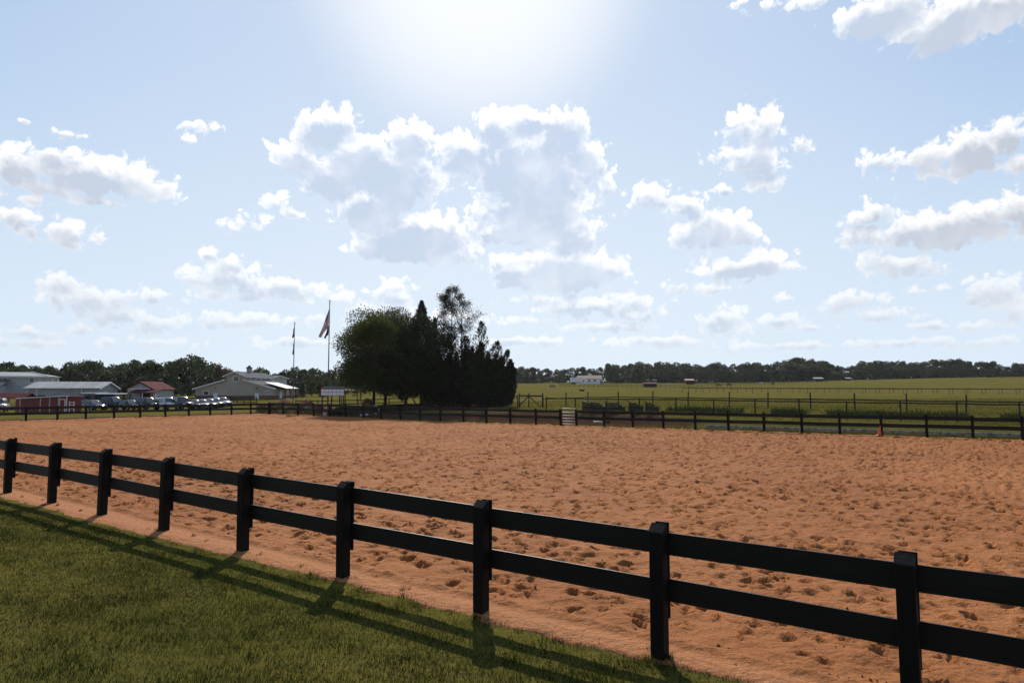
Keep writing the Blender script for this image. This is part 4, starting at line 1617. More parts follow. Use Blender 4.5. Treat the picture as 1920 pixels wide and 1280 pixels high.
def house():
    # two-storey grey house with a hipped roof and a lower wing, far left
    D = 138
    x, y = spot(40, D)
    z = gz(x, y)
    root = empty('farmhouse', (x, y, z), R(20), 'two-storey pale grey house with a hipped roof behind the long barn', 'building')
    ev, rg = hgt(705, D, 40) - z, hgt(696.5, D, 40) - z
    x0, x1, L = -13.0, 4.4, 8.5
    MB().box(x0, x1, 0, L, -0.5, ev).build('wall', 'siding_grey', root)
    o = 0.45
    r0, r1 = Vector((x0 + 4.2, L / 2, rg)), Vector((x1 - 4.0, L / 2, rg))
    A, B, C, E = (x0 - o, -o, ev), (x1 + o, -o, ev), (x1 + o, L + o, ev), (x0 - o, L + o, ev)
    b = MB()
    b.poly([A, B, r1, r0]).poly([B, C, r1]).poly([C, E, r0, r1]).poly([E, A, r0]).poly([A, E, C, B])
    rf = b.build('roof', 'roof_pale', root)
    MB().beam(Vector(B) + Vector((0, 0, 0.06)), r1 + Vector((0, 0, 0.06)), 0.16, 0.1).build('hip_ridge', 'trim_white', rf)
    MB().box(x0 - o - 0.03, x1 + o + 0.03, -o - 0.05, -o - 0.02, ev - 0.2, ev + 0.05).build('fascia', 'trim_white', root)
    for xx in (-10.5, -7.0, -3.2, 1.3):
        opening(root, 'x', xx, xx + 0.75, ev - 1.25, ev - 0.35, 0, -1, 'window_glass')
    for yy in (1.0, 5.5):
        opening(root, 'y', yy, yy + 0.75, ev - 1.25, ev - 0.35, x1, 1, 'window_glass')
    for xx in (-9.5, -4.5, 0.8):
        opening(root, 'x', xx, xx + 0.85, 0.3, 1.3, 0, -1, 'window_glass')
    # lower wing with its own pitched roof towards the viewer
    w = MB().box(-12.5, -2.5, -4.2, -0.02, -0.5, ev - 2.0).build('wing', 'siding_grey', root)
    MB().prism([(-4.7, ev - 2.05), (-0.03, ev - 0.75), (-0.03, ev - 0.63), (-4.7, ev - 1.93)], -13, -2.0, 'x').build('wing_roof', 'roof_grey', root)
    for xx in (-11, -8, -5):
        opening(root, 'x', xx, xx + 0.9, 0.5, 1.4, -4.2, -1, 'window_glass')


house()


def red_barn():
    D = 124
    x, y = spot(263, D)
    z = gz(x, y)
    ev, rg = hgt(729, D, 263) - z, hgt(716, D, 263) - z
    root = gable_building('red_roof_barn', x, y, R(-4), 4.9, 6.5, ev, rg, 'siding_grey', 'roof_red', 'grey barn with a dark red roof and red awning right of the dark round tree', trim='roof_red')
    MB().beam((-2.4, -0.06, ev + 0.02), (2.4, -0.06, ev + 0.02), 0.08, 0.2).build('tie_board', 'trim_white', root)
    a = MB().prism([(-2.2, ev - 0.75), (-0.03, ev - 0.15), (-0.03, ev - 0.05), (-2.2, ev - 0.65)], -0.9, 4.4, 'x').build('awning', 'roof_red', root)
    for xx in (-0.8, 1.7, 4.2):
        MB().box(xx - 0.07, xx + 0.07, -2.12, -1.98, -0.3, ev - 0.7).build('awning_post', 'trim_white', root)
    opening(root, 'x', 0.0, 2.0, 0.0, 1.3, 0, -1, 'dark_opening', name='barn_door')
    opening(root, 'x', -2.2, -1.4, 0.4, 1.2, 0, -1, 'window_glass')


red_barn()


def red_shed():
    D = 100
    x, y = spot(25, D)
    z = gz(x, y)
    root = empty('open_shed', (x, y, z), R(6), 'low open shed with a faded maroon roof at the left edge', 'building')
    b, t = hgt(747, D, 20) - z, hgt(738, D, 20) - z
    MB().prism([(-1.9, b), (0, t), (1.9, b), (1.9, b + 0.1), (0, t + 0.1), (-1.9, b + 0.1)], -4.5, 2.6, 'x').build('roof', 'roof_red', root)
    for xx in (-4.2, -1.8, 0.5, 2.4):
        for yy in (-1.75, 1.75):
            MB().box(xx - 0.06, xx + 0.06, yy - 0.06, yy + 0.06, -0.3, b).build('post', 'weathered_wood', root)
    for zz in (0.35, 0.7):
        MB().box(-4.2, 2.4, -1.84, -1.80, zz, zz + 0.09).build('rail', 'weathered_wood', root)


red_shed()


def red_booth():
    D = 84
    x0, y0 = spot(30, D)
    x1, y1 = spot(126, D - 3)
    z = gz(x0, y0)
    rz = math.atan2(y1 - y0, x1 - x0)
    L = math.hypot(x1 - x0, y1 - y0)
    root = empty('show_booth', (x0, y0, z), rz, 'long low red booth with white trim and a pale sloping roof edge', 'booth')
    h0, h1 = hgt(748, D, 40) - z, hgt(743.5, D - 3, 130) - z
    n = 5
    cuts = [0, 0.10, 0.50, 0.68, 0.85, 1.0]
    for i in range(n):
        a, b = cuts[i] * L + 0.03, cuts[i + 1] * L - 0.03
        ha, hb = h0 + (h1 - h0) * a / L, h0 + (h1 - h0) * b / L
        MB().prism([(a, -0.1), (b, -0.1), (b, hb), (a, ha)], 0, 1.9, 'y').build('panel', 'booth_red', root)
        MB().box(b + 0.002, b + 0.058, -0.05, 0.03, -0.1, hb).build('trim', 'trim_white', root)
    MB().beam((0.4, -0.1, h0 + 0.1), (L + 0.2, -0.1, h1 + 0.1), 0.3, 0.1).build('roof_edge', 'trim_white', root)
    MB().prism([(0.2, h0 + 0.06), (L + 0.1, h1 + 0.06), (L + 0.1, h1 + 0.14), (0.2, h0 + 0.14)], 0.06, 2.1, 'y').build('roof', 'roof_pale', root)
    d = MB().box(L * 0.88, L * 0.97, -0.06, -0.002, 0.25, h1 - 0.35).build('door', 'booth_red', root)
    a, b = L * 0.88, L * 0.97
    MB().box(a - 0.08, a, -0.09, -0.01, 0.2, h1 - 0.27).box(b, b + 0.08, -0.09, -0.01, 0.2, h1 - 0.27).box(a, b, -0.09, -0.01, h1 - 0.35, h1 - 0.27).build('door_frame', 'trim_white', d)
    MB().box(L * 0.93, L * 1.01, -0.12, -0.10, 0.0, 0.22).build('kick_board', 'trim_white', root)
    # white rail panel leaning at its right end
    r = empty('rail_panel', (x1 + 0.35, y1 - 0.1, gz(x1, y1)), rz, 'white rail panel standing at the right end of the red booth', 'panel')
    for xx in (0.0, 0.75):
        MB().box(xx, xx + 0.07, 0, 0.07, -0.1, 1.45).build('post', 'trim_white', r)
    for zz in (0.2, 0.6, 1.0, 1.3):
        MB().box(0.072, 0.748, 0.01, 0.06, zz, zz + 0.07).build('rail', 'trim_white', r)


red_booth()


def far_barn():
    D = 345
    x, y = spot(1127, D)
    z = gz(x, y)
    ev, rg = hgt(709.5, D, 1110) - z, hgt(704, D, 1110) - z
    root = gable_building('field_barn', x, y, R(68), 5.5, 12.0, ev, rg, 'trim_white', 'roof_tan', 'white barn with a pale tan roof far out on the pasture', trim='trim_white')
    opening(root, 'x', -2.2, -0.4, 0, 2.2, 0, -1, name='barn_door')
    opening(root, 'x', 0.5, 2.2, 0, 2.2, 0, -1, name='barn_door')
    for a in (2, 5, 8):
        opening(root, 'y', a, a + 0.8, 1.2, 2.2, 2.75, 1)
        opening(root, 'y', a, a + 0.8, 1.2, 2.2, -2.75, -1)
    x, y = spot(1082, D - 2)
    t = empty('box_trailer', (x, y, gz(x, y)), R(-3), 'long white box trailer parked against the far white barn', 'trailer')
    MB().box(-3.4, 3.0, -1.2, 1.2, 0.9, 3.3).build('box', 'white_panel', t, 0.05)
    MB().box(-3.3, 2.9, -1.0, 1.0, 0.65, 0.89).build('chassis', 'dark_post', t)
    for xx in (-2.4, -1.4):
        for s in (-1, 1):
            MB().tube((xx, s * 0.75, 0.42), (xx, s * 1.1, 0.42), 0.45, k=12).build('wheel', 'tyre', t)


far_barn()


def run_in_shed(px, D, wpx, top, roof_m, label):
    x, y = spot(px, D)
    z = gz(x, y)
    w = wpx * D / FOC
    h = max(1.6, hgt(top, D, px) - z)
    root = empty('run_in_shed', (x, y, z), R(-6), label, 'shed')
    MB().prism([(-1.8, h - 0.7), (1.8, h - 0.02), (1.8, h + 0.1), (-1.8, h - 0.58)], -w / 2 - 0.3, w / 2 + 0.3, 'x').build('roof', roof_m, root)
    MB().box(-w / 2, w / 2, 1.45, 1.55, -0.3, h - 0.15).build('back_wall', 'weathered_wood', root)
    for s in (-1, 1):
        MB().prism([(-1.4, -0.3), (1.44, -0.3), (1.44, h - 0.15), (-1.4, h - 0.68)], s * w / 2 - 0.05, s * w / 2 + 0.05, 'x').build('side_wall', 'weathered_wood', root)
    for k in (-0.3, 0.3):
        MB().box(w * k - 0.08, w * k + 0.08, -1.5, -1.36, -0.3, h - 0.7).build('post', 'weathered_wood', root)


run_in_shed(1219, 268, 24, 716.5, 'roof_red', 'low run-in shed with a red roof in the middle of the pasture')
run_in_shed(1221, 385, 20, 711, 'roof_pale', 'run-in shed with a pale roof behind the red-roofed one')
run_in_shed(1293, 340, 15, 710.5, 'roof_tan', 'run-in shed with a pinkish roof before the tree line')
run_in_shed(1535, 368, 15, 707.5, 'roof_pale', 'small run-in shed with a bright roof under the highest far trees')
run_in_shed(1591, 372, 8, 707.5, 'roof_pale', 'tiny run-in shed with a bright roof right of the highest far trees')


def back_house():
    D = 165
    for (px, top, ev_, W, L, lab, rf) in ((522, 705, 709, 8.0, 6.0, 'pale grey house roof showing right of the tan barn ridge', 'roof_grey'),):
        x, y = spot(px, D)
        z = gz(x, y)
        r = gable_building('distant_house', x, y, R(80), W, L, hgt(ev_, D, px) - z, hgt(top, D, px) - z, 'siding_grey', rf, lab)
        opening(r, 'y', 1.5, 2.3, 1.2, 2.2, -W / 2, -1, 'window_glass')
        opening(r, 'y', 4, 4.8, 1.2, 2.2, -W / 2, -1, 'window_glass')
        opening(r, 'y', 1.5, 2.3, 1.2, 2.2, W / 2, 1, 'window_glass')


back_house()


# ------------------------------------------------------------------ notice board, pavilion
def notice_board():
    D = 76
    x0, y0 = spot(602, D)
    x1, y1 = spot(646, D - 0.5)
    z = gz(x0, y0)
    root = empty('notice_board', (x0, y0, z), math.atan2(y1 - y0, x1 - x0), 'white twelve-panel notice board on black posts in front of the broad tree', 'board')
    L = x1 - x0
    zb, zt = hgt(741.3, D, 620) - z, hgt(729, D, 620) - z
    for i in range(6):
        for j in range(2):
            a, b = i * L / 6 + 0.018, (i + 1) * L / 6 - 0.018
            c, d = zb + j * (zt - zb) / 2 + 0.016, zb + (j + 1) * (zt - zb) / 2 - 0.016
            MB().box(a, b, -0.03, 0.0, c, d).build('panel', 'white_panel', root)
    MB().box(0, L, 0.004, 0.04, zb - 0.02, zt + 0.02).build('backing', 'dark_post', root)
    MB().box(-0.03, L + 0.03, -0.05, 0.06, zt + 0.022, zt + 0.10).build('top_rail', 'dark_post', root)
    MB().tube((-0.05, 0, zt + 0.17), (L + 0.05, 0, zt + 0.17), 0.04, k=8).build('roller', 'galvanised', root)
    for xx in (0.12, L * 0.45, L * 0.8, L * 0.97):
        MB().box(xx - 0.05, xx + 0.05, 0.05, 0.15, -0.4, zt).build('post', 'dark_post', root)
    MB().box(-0.04, 0.18, -0.08, 0.02, zt + 0.03, zt + 0.22).build('red_cover', 'red_plain', root)


notice_board()


def pavilion():
    D = 118
    x, y = spot(660, D)
    z = gz(x, y)
    root = empty('picnic_pavilion', (x, y, z), 0, 'small open pavilion with a tan roof just right of the notice board', 'pavilion')
    b, t = hgt(732, D, 660) - z, hgt(727, D, 660) - z
    o = 1.15
    A, B, C, E = (-1.6, -1.4, b), (1.35, -1.4, b), (1.35, 1.4, b), (-1.6, 1.4, b)
    r0, r1 = (-1.6, 0, t), (0.65, 0, t)
    MB().poly([A, B, r1, r0]).poly([B, C, r1]).poly([C, E, r0, r1]).poly([E, A, r0]).poly([A, E, C, B]).build('roof', 'roof_tan', root)
    MB().beam((1.37, -1.42, b + 0.04), (0.66, -0.03, t + 0.05), 0.1, 0.08).build('hip_trim', 'trim_white', root)
    for xx in (-1.45, 1.2):
        for yy in (-1.25, 1.25):
            MB().box(xx - 0.06, xx + 0.06, yy - 0.06, yy + 0.06, -0.3, b).build('post', 'dark_post', root)


pavilion()


# ------------------------------------------------------------------ flower bed and topiary below the trees
def shrub(name, px, D, wpx, hpx, m, label, cat='shrub', bloom=None, n=900, leaf=0.13, round_=False, group=None, zoff=0.0):
    rng = np.random.default_rng(int(px * 13 + D))
    x, y = spot(px, D)
    w, h = wpx * D / FOC, hpx * D / FOC
    root = empty(name, (x, y, gz(x, y) + zoff), rng.uniform(0, 6), label, cat, group)
    d = rng.normal(0, 1, (n, 3))
    d /= np.linalg.norm(d, axis=1, keepdims=True)
    rad = 0.55 + 0.5 * rng.random(n) if not round_ else 0.85 + 0.16 * rng.random(n)
    P = d * rad[:, None] * np.array([w / 2, w / 2, h / 2]) + np.array([0, 0, h / 2])
    if not round_:
        P += 0.12 * np.stack([np.sin(P[:, 2] * 9), np.cos(P[:, 0] * 8), np.sin(P[:, 1] * 7)], -1) * w * 0.4
    P[:, 2] = np.maximum(P[:, 2], 0.03)
    V, F = leaf_cards(P, d + np.array([0, 0, 0.6]), leaf, 0.5, rng, 0.5)
    place('foliage', np_mesh('foliage', V, F, M[m]), root, (0, 0, 0))
    MB().tube((0, 0, -0.2), (0, 0, h * 0.5), 0.03, 0.015, 6).tube((0, 0, 0.05), (w * 0.2, 0, h * 0.6), 0.02, 0.01, 5).tube((0, 0, 0.05), (-w * 0.2, 0.05, h * 0.6), 0.02, 0.01, 5).build('stem', 'bark', root)
    if bloom:
        k = P[:, 2] > h * 0.5
        Q = P[k][: n // 2] * np.array([1.04, 1.04, 1.04])
        V, F = leaf_cards(Q, d[k][: n // 2], leaf * 0.8, 0.8, rng, 0.9)
        place('blooms', np_mesh('blooms', V, F, M[bloom]), root, (0, 0, 0))
    return root


GB = 'flowering shrubs in the bed below the flagpoles'
for (px, D, w, h, bl, lab) in (
        (492, 82, 24, 16, 'bloom_pink', 'low pinkish shrub at the left end of the flower bed'),
        (513, 82, 26, 18, 'bloom_pink', 'pinkish flowering shrub, second from the left end of the bed'),
        (535, 81, 28, 22, 'bloom_pink', 'tall pink flowering shrub below the farther flagpole'),
        (558, 80, 26, 18, None, 'green shrub between the two pink clumps of the bed'),
        (577, 79, 28, 22, 'bloom_pink', 'tall pink flowering shrub left of the notice board'),
        (598, 78, 22, 16, 'bloom_pink', 'rusty pink shrub at the left foot of the notice board'),
        (640, 74, 26, 17, None, 'spiky green shrub before the right half of the notice board'),
        (625, 73.5, 16, 12, None, 'small green shrub under the middle of the notice board'),
        (690, 79, 24, 21, 'bloom_pink', 'rusty flowering shrub behind the round topiary balls')):
    shrub('flowering_shrub', px, D, w, h, 'leaf_shrub', lab, bloom=bl, group=GB, n=1300)
GT = 'clipped round shrubs below the broad trees'
for i, (px, D, w, h) in enumerate(((660, 74, 9, 9), (670, 74, 8, 9), (681, 74.5, 9, 9), (703, 74, 8, 9), (717, 74.5, 10, 9), (729, 74, 9, 8), (742, 74, 9, 9), (757, 74, 10, 9), (772, 73.5, 9, 8))):
    lab = ['leftmost clipped dark shrub, right of the notice board', 'second clipped dark shrub from the notice board', 'third clipped dark shrub from the notice board',
           'clipped dark ball shrub inside the white hoop', 'clipped dark shrub left of the visible tree trunk', 'clipped dark shrub right of the visible tree trunk',
           'third clipped dark shrub from the right end of the row', 'second clipped dark shrub from the right end of the row', 'rightmost clipped dark shrub under the dense tree'][i]
    shrub('clipped_shrub', px, D, w, h, 'leaf_dark', lab, n=700, leaf=0.08, round_=True, group=GT, zoff=0.12)


def bed_bits():
    x, y = spot(610, 73)
    r = empty('flower_pot', (x, y, gz(x, y)), 0, 'pot of orange flowers at the left foot of the notice board', 'flower pot')
    MB().tube((0, 0, -0.05), (0, 0, 0.34), 0.14, 0.2, 14).tube((0, 0, 0.34), (0, 0, 0.39), 0.22, 0.22, 14).build('pot', 'pot', r)
    rng = np.random.default_rng(4)
    d = rng.normal(0, 1, (260, 3))
    P = d / np.linalg.norm(d, axis=1, keepdims=True) * np.array([0.26, 0.26, 0.24]) * rng.uniform(0.6, 1, (260, 1)) + np.array([0, 0, 0.6])
    V, F = leaf_cards(P, d, 0.1, 0.8, rng)
    place('flowers', np_mesh('flowers', V, F, M['bloom_orange']), r, (0, 0, 0))
    for (px, lab) in ((678, 'white saucer planter before the clipped shrubs, left one'), (688.5, 'white saucer planter before the clipped shrubs, right one')):
        x, y = spot(px, 72.6)
        o = MB().tube((0, 0, -0.05), (0, 0, 0.05), 0.12, 0.17, 16).tube((0, 0, 0.05), (0, 0, 0.10), 0.17, 0.13, 16).build('saucer_planter', 'trim_white')
        o.location = (x, y, gz(x, y) + 0.06)
        tag(o, lab, 'planter')
    x, y = spot(703.5, 73.3)
    b = MB()
    pts = [Vector((0.42 * math.cos(t), 0, 0.42 + 0.42 * math.sin(t))) for t in np.linspace(R(-95), R(150), 20)]
    for i in range(19):
        b.tube(pts[i], pts[i + 1], 0.025, 0.025, 6)
    o = b.build('garden_hoop', 'trim_white', smooth=True)
    o.location = (x, y, gz(x, y))
    tag(o, 'thin white hoop round a clipped shrub under the broad tree', 'hoop')


bed_bits()


# ------------------------------------------------------------------ vehicles
def wheel(parent, x, y, r=0.34):
    s = 1 if y > 0 else -1
    w = MB().tube((x, y - s * 0.11, r), (x, y + s * 0.11, r), r, r, 20).build('wheel', 'tyre', parent, 0.02)
    MB().tube((x, y + s * 0.10, r), (x, y + s * 0.125, r), r * 0.62, r * 0.58, 14).build('rim', 'rim', w)


def car(kind, paint, x, y, rz, label, group='vehicles parked left of the arena'):
    root = empty({'suv': 'sport_utility_vehicle', 'sedan': 'sedan_car', 'pickup': 'pickup_truck'}[kind], (x, y, gz(x, y)), rz, label, {'suv': 'car', 'sedan': 'car', 'pickup': 'pickup truck'}[kind], group)
    if kind == 'sedan':
        L, Wd, belt, top = 4.6, 1.78, 0.92, 1.43
        low = [(-2.3, 0.32), (2.28, 0.30), (2.32, 0.55), (2.15, 0.74), (1.2, 0.90), (-1.6, 0.95), (-2.2, 0.93), (-2.32, 0.7)]
        cab = [(1.25, 0.90), (0.45, top - 0.02), (-0.1, top), (-0.95, top - 0.05), (-1.75, 0.95)]
        wx = (1.38, -1.36)
    elif kind == 'suv':
        L, Wd, belt, top = 4.8, 1.9, 1.05, 1.75
        low = [(-2.4, 0.40), (2.36, 0.38), (2.4, 0.75), (2.25, 0.98), (1.25, 1.08), (-2.3, 1.08), (-2.42, 0.8)]
        cab = [(1.3, 1.07), (0.6, top - 0.03), (-0.4, top), (-2.0, top - 0.05), (-2.32, 1.08)]
        wx = (1.45, -1.4)
    else:
        L, Wd, belt, top = 5.6, 1.95, 1.12, 1.85
        low = [(-2.8, 0.5), (2.76, 0.48), (2.8, 0.85), (2.65, 1.08), (1.6, 1.15), (-2.78, 1.15)]
        cab = [(1.65, 1.14), (0.95, top - 0.03), (0.3, top), (-0.75, top - 0.04), (-0.95, 1.15)]
        wx = (1.8, -1.75)
    MB().prism(low, -Wd / 2, Wd / 2, 'y').build('body', paint, root, 0.07, True, 2)
    # cabin narrower at the roof
    b = MB()
    n = len(cab)
    wt = lambda z: Wd / 2 - 0.06 - 0.32 * max(0, (z - cab[0][1])) / 0.8
    b.v = [(px_, -wt(pz), pz) for (px_, pz) in cab] + [(px_, wt(pz), pz) for (px_, pz) in cab]
    b.f = [list(range(n)), [n + i for i in reversed(range(n))]] + [[i, n + i, n + (i + 1) % n, (i + 1) % n] for i in range(n)]
    b.build('cabin', paint, root, 0.03, True, 2)

    def pane(name, i, j, inset=0.12):
        (xa, za), (xb, zb) = cab[i], cab[j]
        q = [Vector((xa, -wt(za) + inset, za)), Vector((xa, wt(za) - inset, za)), Vector((xb, wt(zb) - inset, zb)), Vector((xb, -wt(zb) + inset, zb))]
        c = sum(q, Vector()) / 4
        nn = (q[1] - q[0]).cross(q[2] - q[1]).normalized()
        if nn.x * (1 if i == 0 else -1) < 0:
            nn = -nn
        q = [c + (p - c) * 0.92 + nn * 0.012 for p in q]
        MB().poly(q).build(name, 'window_glass', root)
    pane('windscreen', 0, 1)
    pane('rear_window', n - 1, n - 2)
    zc0, zc1 = cab[0][1] + 0.05, top - 0.12
    segs = {'sedan': ((1.0, 0.0), (-0.06, -1.2)), 'suv': ((1.05, 0.05), (-0.03, -1.0), (-1.08, -2.05)), 'pickup': ((1.4, 0.45), (0.37, -0.75))}[kind]
    for s in (-1, 1):
        for (a, bb) in segs:
            q = []
            f = 0.42 if a > 0.8 else 0.03
            g = 0.45 if (kind == 'sedan' and bb < -1) else 0.05
            for (xx, zz) in ((a, zc0), (bb, zc0), (bb + g, zc1), (a - f, zc1)):
                q.append((xx, s * (wt(zz) + 0.012), zz))
            MB().poly(q).build('side_window', 'window_glass', root)
    for xx in wx:
        for s in (-1, 1):
            wheel(root, xx, s * (Wd / 2 - 0.10), 0.33 if kind == 'sedan' else 0.38)
    zl = 0.66 if kind == 'sedan' else 0.85
    for s in (-1, 1):
        MB().box(L / 2 - 0.11, L / 2 + 0.02, s * 0.62 - 0.17, s * 0.62 + 0.17, zl - 0.07, zl + 0.08).build('headlight', 'headlamp', root, 0.02)
        MB().box(-L / 2 - 0.03, -L / 2 + 0.1, s * 0.68 - 0.12, s * 0.68 + 0.12, zl, zl + 0.2).build('taillight', 'taillamp', root, 0.02)
        MB().box(0.85, 1.0, *sorted((s * (Wd / 2 - 0.04), s * (Wd / 2 + 0.14))), belt + 0.02, belt + 0.16).build('mirror', paint, root, 0.02)
    MB().box(L / 2 - 0.02, L / 2 + 0.045, -0.62, 0.62, 0.40, 0.53).build('bumper', 'dark_post', root, 0.02)
    return root


def park(kind, paint, px, D, rz, label):
    x, y = spot(px, D)
    return car(kind, paint, x, y, R(rz), label)


park('suv', 'car_silver', -2, 88, -60, 'silver car cut by the left edge of the photograph')
park('sedan', 'car_grey', 172, 96, -25, 'dark saloon with a glinting bonnet right of the red booth')
park('pickup', 'car_black', 206, 98, -20, 'black pickup left of the red-roofed barn')
park('sedan', 'car_black', 241, 97, -30, 'black saloon below the red awning')
park('suv', 'car_black', 274, 98, -28, 'black sport utility vehicle below the right end of the red awning')
park('suv', 'car_white', 312, 98, -38, 'white sport utility vehicle with dark windows')
park('pickup', 'car_black', 337, 98, -40, 'black pickup right of the white sport utility vehicle')
park('sedan', 'car_grey', 361, 100, -42, 'dark grey saloon, first of the tight row left of the tan barn')
park('sedan', 'car_white', 375, 103, -42, 'white saloon second in the tight row')
park('sedan', 'car_silver', 389, 106, -42, 'silver saloon third in the tight row')
park('sedan', 'car_grey', 401, 109, -42, 'grey saloon fourth in the tight row')
park('sedan', 'car_white', 414, 111, -40, 'white saloon at the right end of the tight row')


# ------------------------------------------------------------------ dark corral panels and a stock trailer behind the cars
def corral(px, D, w, rz, label):
    x, y = spot(px, D)
    root = empty('corral_panel', (x, y, gz(x, y)), R(rz), label, 'corral panel', 'dark pipe corral panels behind the cars')
    for k in range(6):
        z = 0.25 + k * 0.27
        MB().tube((0, 0, z), (w, 0, z), 0.03, k=6).build('rail', 'dark_post', root)
    for xx in (0, w / 2, w):
        MB().tube((xx, 0, -0.2), (xx, 0, 1.7), 0.035, k=6).build('upright', 'dark_post', root)


for (px, D, w, rz, lab) in ((150, 104, 2.9, 4, 'dark pipe corral panel right of the white rail panel'), (186, 105, 3.0, -3, 'dark pipe corral panel behind the dark saloon'),
                            (222, 106, 3.0, 5, 'dark pipe corral panel behind the black pickup'), (243, 103, 3.2, 0, 'dark pipe corral panel under the left end of the red awning'),
                            (280, 106, 3.0, -4, 'dark pipe corral panel under the right end of the red awning')):
    corral(px, D, w, rz, lab)


def stock_trailer(px, D, rz, label):
    x, y = spot(px, D)
    root = empty('stock_trailer', (x, y, gz(x, y)), R(rz), label, 'trailer')
    MB().box(-2.2, 2.2, -1.0, 1.0, 0.45, 0.60).build('bed', 'dark_post', root)
    for s in (-1, 1):
        for k in range(6):
            z = 0.66 + k * 0.22
            MB().box(-2.2, 2.2, s * 0.98 - 0.02, s * 0.98 + 0.02, z, z + 0.13).build('slat', 'dark_post', root)
        for xx in (-2.15, -0.7, 0.7, 2.15):
            MB().box(xx - 0.04, xx + 0.04, s * 1.03 - 0.03, s * 1.03 + 0.03, 0.45, 2.0).build('stake', 'dark_post', root)
    MB().prism([(-1.05, 1.98), (0, 2.15), (1.05, 1.98), (1.05, 2.03), (0, 2.2), (-1.05, 2.03)], -2.3, 2.3, 'x').build('roof', 'car_grey', root)
    for xx in (-0.5, 0.5):
        for s in (-1, 1):
            wheel(root, xx, s * 0.9, 0.36)
    MB().beam((2.2, 0, 0.5), (3.4, 0, 0.5), 0.1, 0.12).build('tongue', 'dark_post', root)


stock_trailer(212, 110, 8, 'dark slatted stock trailer between the long grey barn and the red awning')
stock_trailer(182, 112, -4, 'dark slatted stock trailer before the gable of the long grey barn')


# ------------------------------------------------------------------ horses far out
def horse_mesh():
    me = bpy.data.meshes.new('horse')
    J = [((0, 0, 1.15), .30), ((0.45, 0, 1.17), .29), ((-0.5, 0, 1.2), .30), ((0.75, 0, 1.25), .22), ((1.05, 0, 1.05), .15), ((1.3, 0, 0.62), .11), ((1.42, 0, 0.38), .12), ((1.55, 0, 0.12), .07),
         ((-0.78, 0, 1.15), .16), ((-0.92, 0, 0.75), .05)]
    Ed = [(0, 1), (0, 2), (1, 3), (3, 4), (4, 5), (5, 6), (6, 7), (2, 8), (8, 9)]
    for (bx, root, fr) in ((0.5, 1, 1), (-0.55, 2, 0)):
        for s in (-1, 1):
            n = len(J)
            if fr:
                J += [((bx, s * .17, 0.85), .12), ((bx + .02, s * .17, 0.48), .07), ((bx, s * .17, 0.1), .05), ((bx + .05, s * .17, 0.02), .06)]
            else:
                J += [((bx + .05, s * .18, 0.85), .15), ((bx - .14, s * .18, 0.52), .075), ((bx - .08, s * .18, 0.12), .05), ((bx - .03, s * .18, 0.02), .06)]
            Ed += [(root, n), (n, n + 1), (n + 1, n + 2), (n + 2, n + 3)]
    me.from_pydata([j[0] for j in J], Ed, [])
    return me, [j[1] for j in J]


def horses():
    mat('coat_bay', (0.13, 0.045, 0.025), 0.6, 0.2, 2.0)
    mat('coat_dark', (0.02, 0.017, 0.015), 0.6, 0.2, 2.0)
    mat('coat_grey', (0.45, 0.43, 0.41), 0.7, 0.2, 2.0)
    for (px, D, rz, m, lab) in ((1348, 265, 170, 'coat_bay', 'bay horse grazing by the pale far fence'), (1367, 268, 20, 'coat_dark', 'dark horse grazing just right of the bay one'),
                                (1429, 285, 200, 'coat_grey', 'grey horse grazing far out by the climbing fence'), (1450, 290, 100, 'coat_dark', 'dark horse standing right of the grey one'),
                                (1035, 240, 10, 'coat_bay', 'reddish horse grazing left of the far white barn')):
        me, rad = horse_mesh()
        x, y = spot(px, D)
        o = link(bpy.data.objects.new('horse', me))
        me.materials.append(M[m])
        sk = o.modifiers.new('skin', 'SKIN')
        for i, r in enumerate(rad):
            me.skin_vertices[0].data[i].radius = (r, r)
        me.skin_vertices[0].data[0].use_root = True
        o.modifiers.new('sub', 'SUBSURF').levels = 1
        o.modifiers['sub'].render_levels = 1
        o.location = (x, y, gz(x, y))
        o.rotation_euler[2] = R(rz)
        tag(o, lab, 'horse', 'horses grazing on the far pasture')


horses()


def trough():
    x, y = spot(1091, 205)
    root = empty('water_trough', (x, y, gz(x, y)), 0, 'long black water trough on the pasture before the far white barn', 'trough')
    MB().box(-0.75, 0.75, -0.3, -0.25, 0.05, 0.55).build('side', 'dark_post', root)
    MB().box(-0.75, 0.75, 0.25, 0.3, 0.05, 0.55).build('side', 'dark_post', root)
    for s in (-1, 1):
        MB().box(*sorted((s * 0.70, s * 0.75)), -0.249, 0.249, 0.05, 0.55).build('end', 'dark_post', root)
        MB().box(s * 0.5 - 0.06, s * 0.5 + 0.06, -0.3, 0.3, -0.1, 0.05).build('foot', 'dark_post', root)
    MB().box(-0.69, 0.69, -0.248, 0.248, 0.06, 0.12).build('floor', 'dark_post', root)


trough()
for (px, D, lab) in ((1393, 360, 'thin utility pole left of the highest far trees'), (1640, 340, 'thin utility pole in the right part of the far tree line')):
    x, y = spot(px, D)
    root = empty('utility_pole', (x, y, gz(x, y)), R(30), lab, 'pole')
    MB().tube((0, 0, -0.5), (0, 0, 9.5), 0.16, 0.1, 7).build('shaft', 'weathered_wood', root)
    MB().box(-1.1, 1.1, -0.06, 0.06, 8.8, 8.95).build('cross_arm', 'weathered_wood', root)


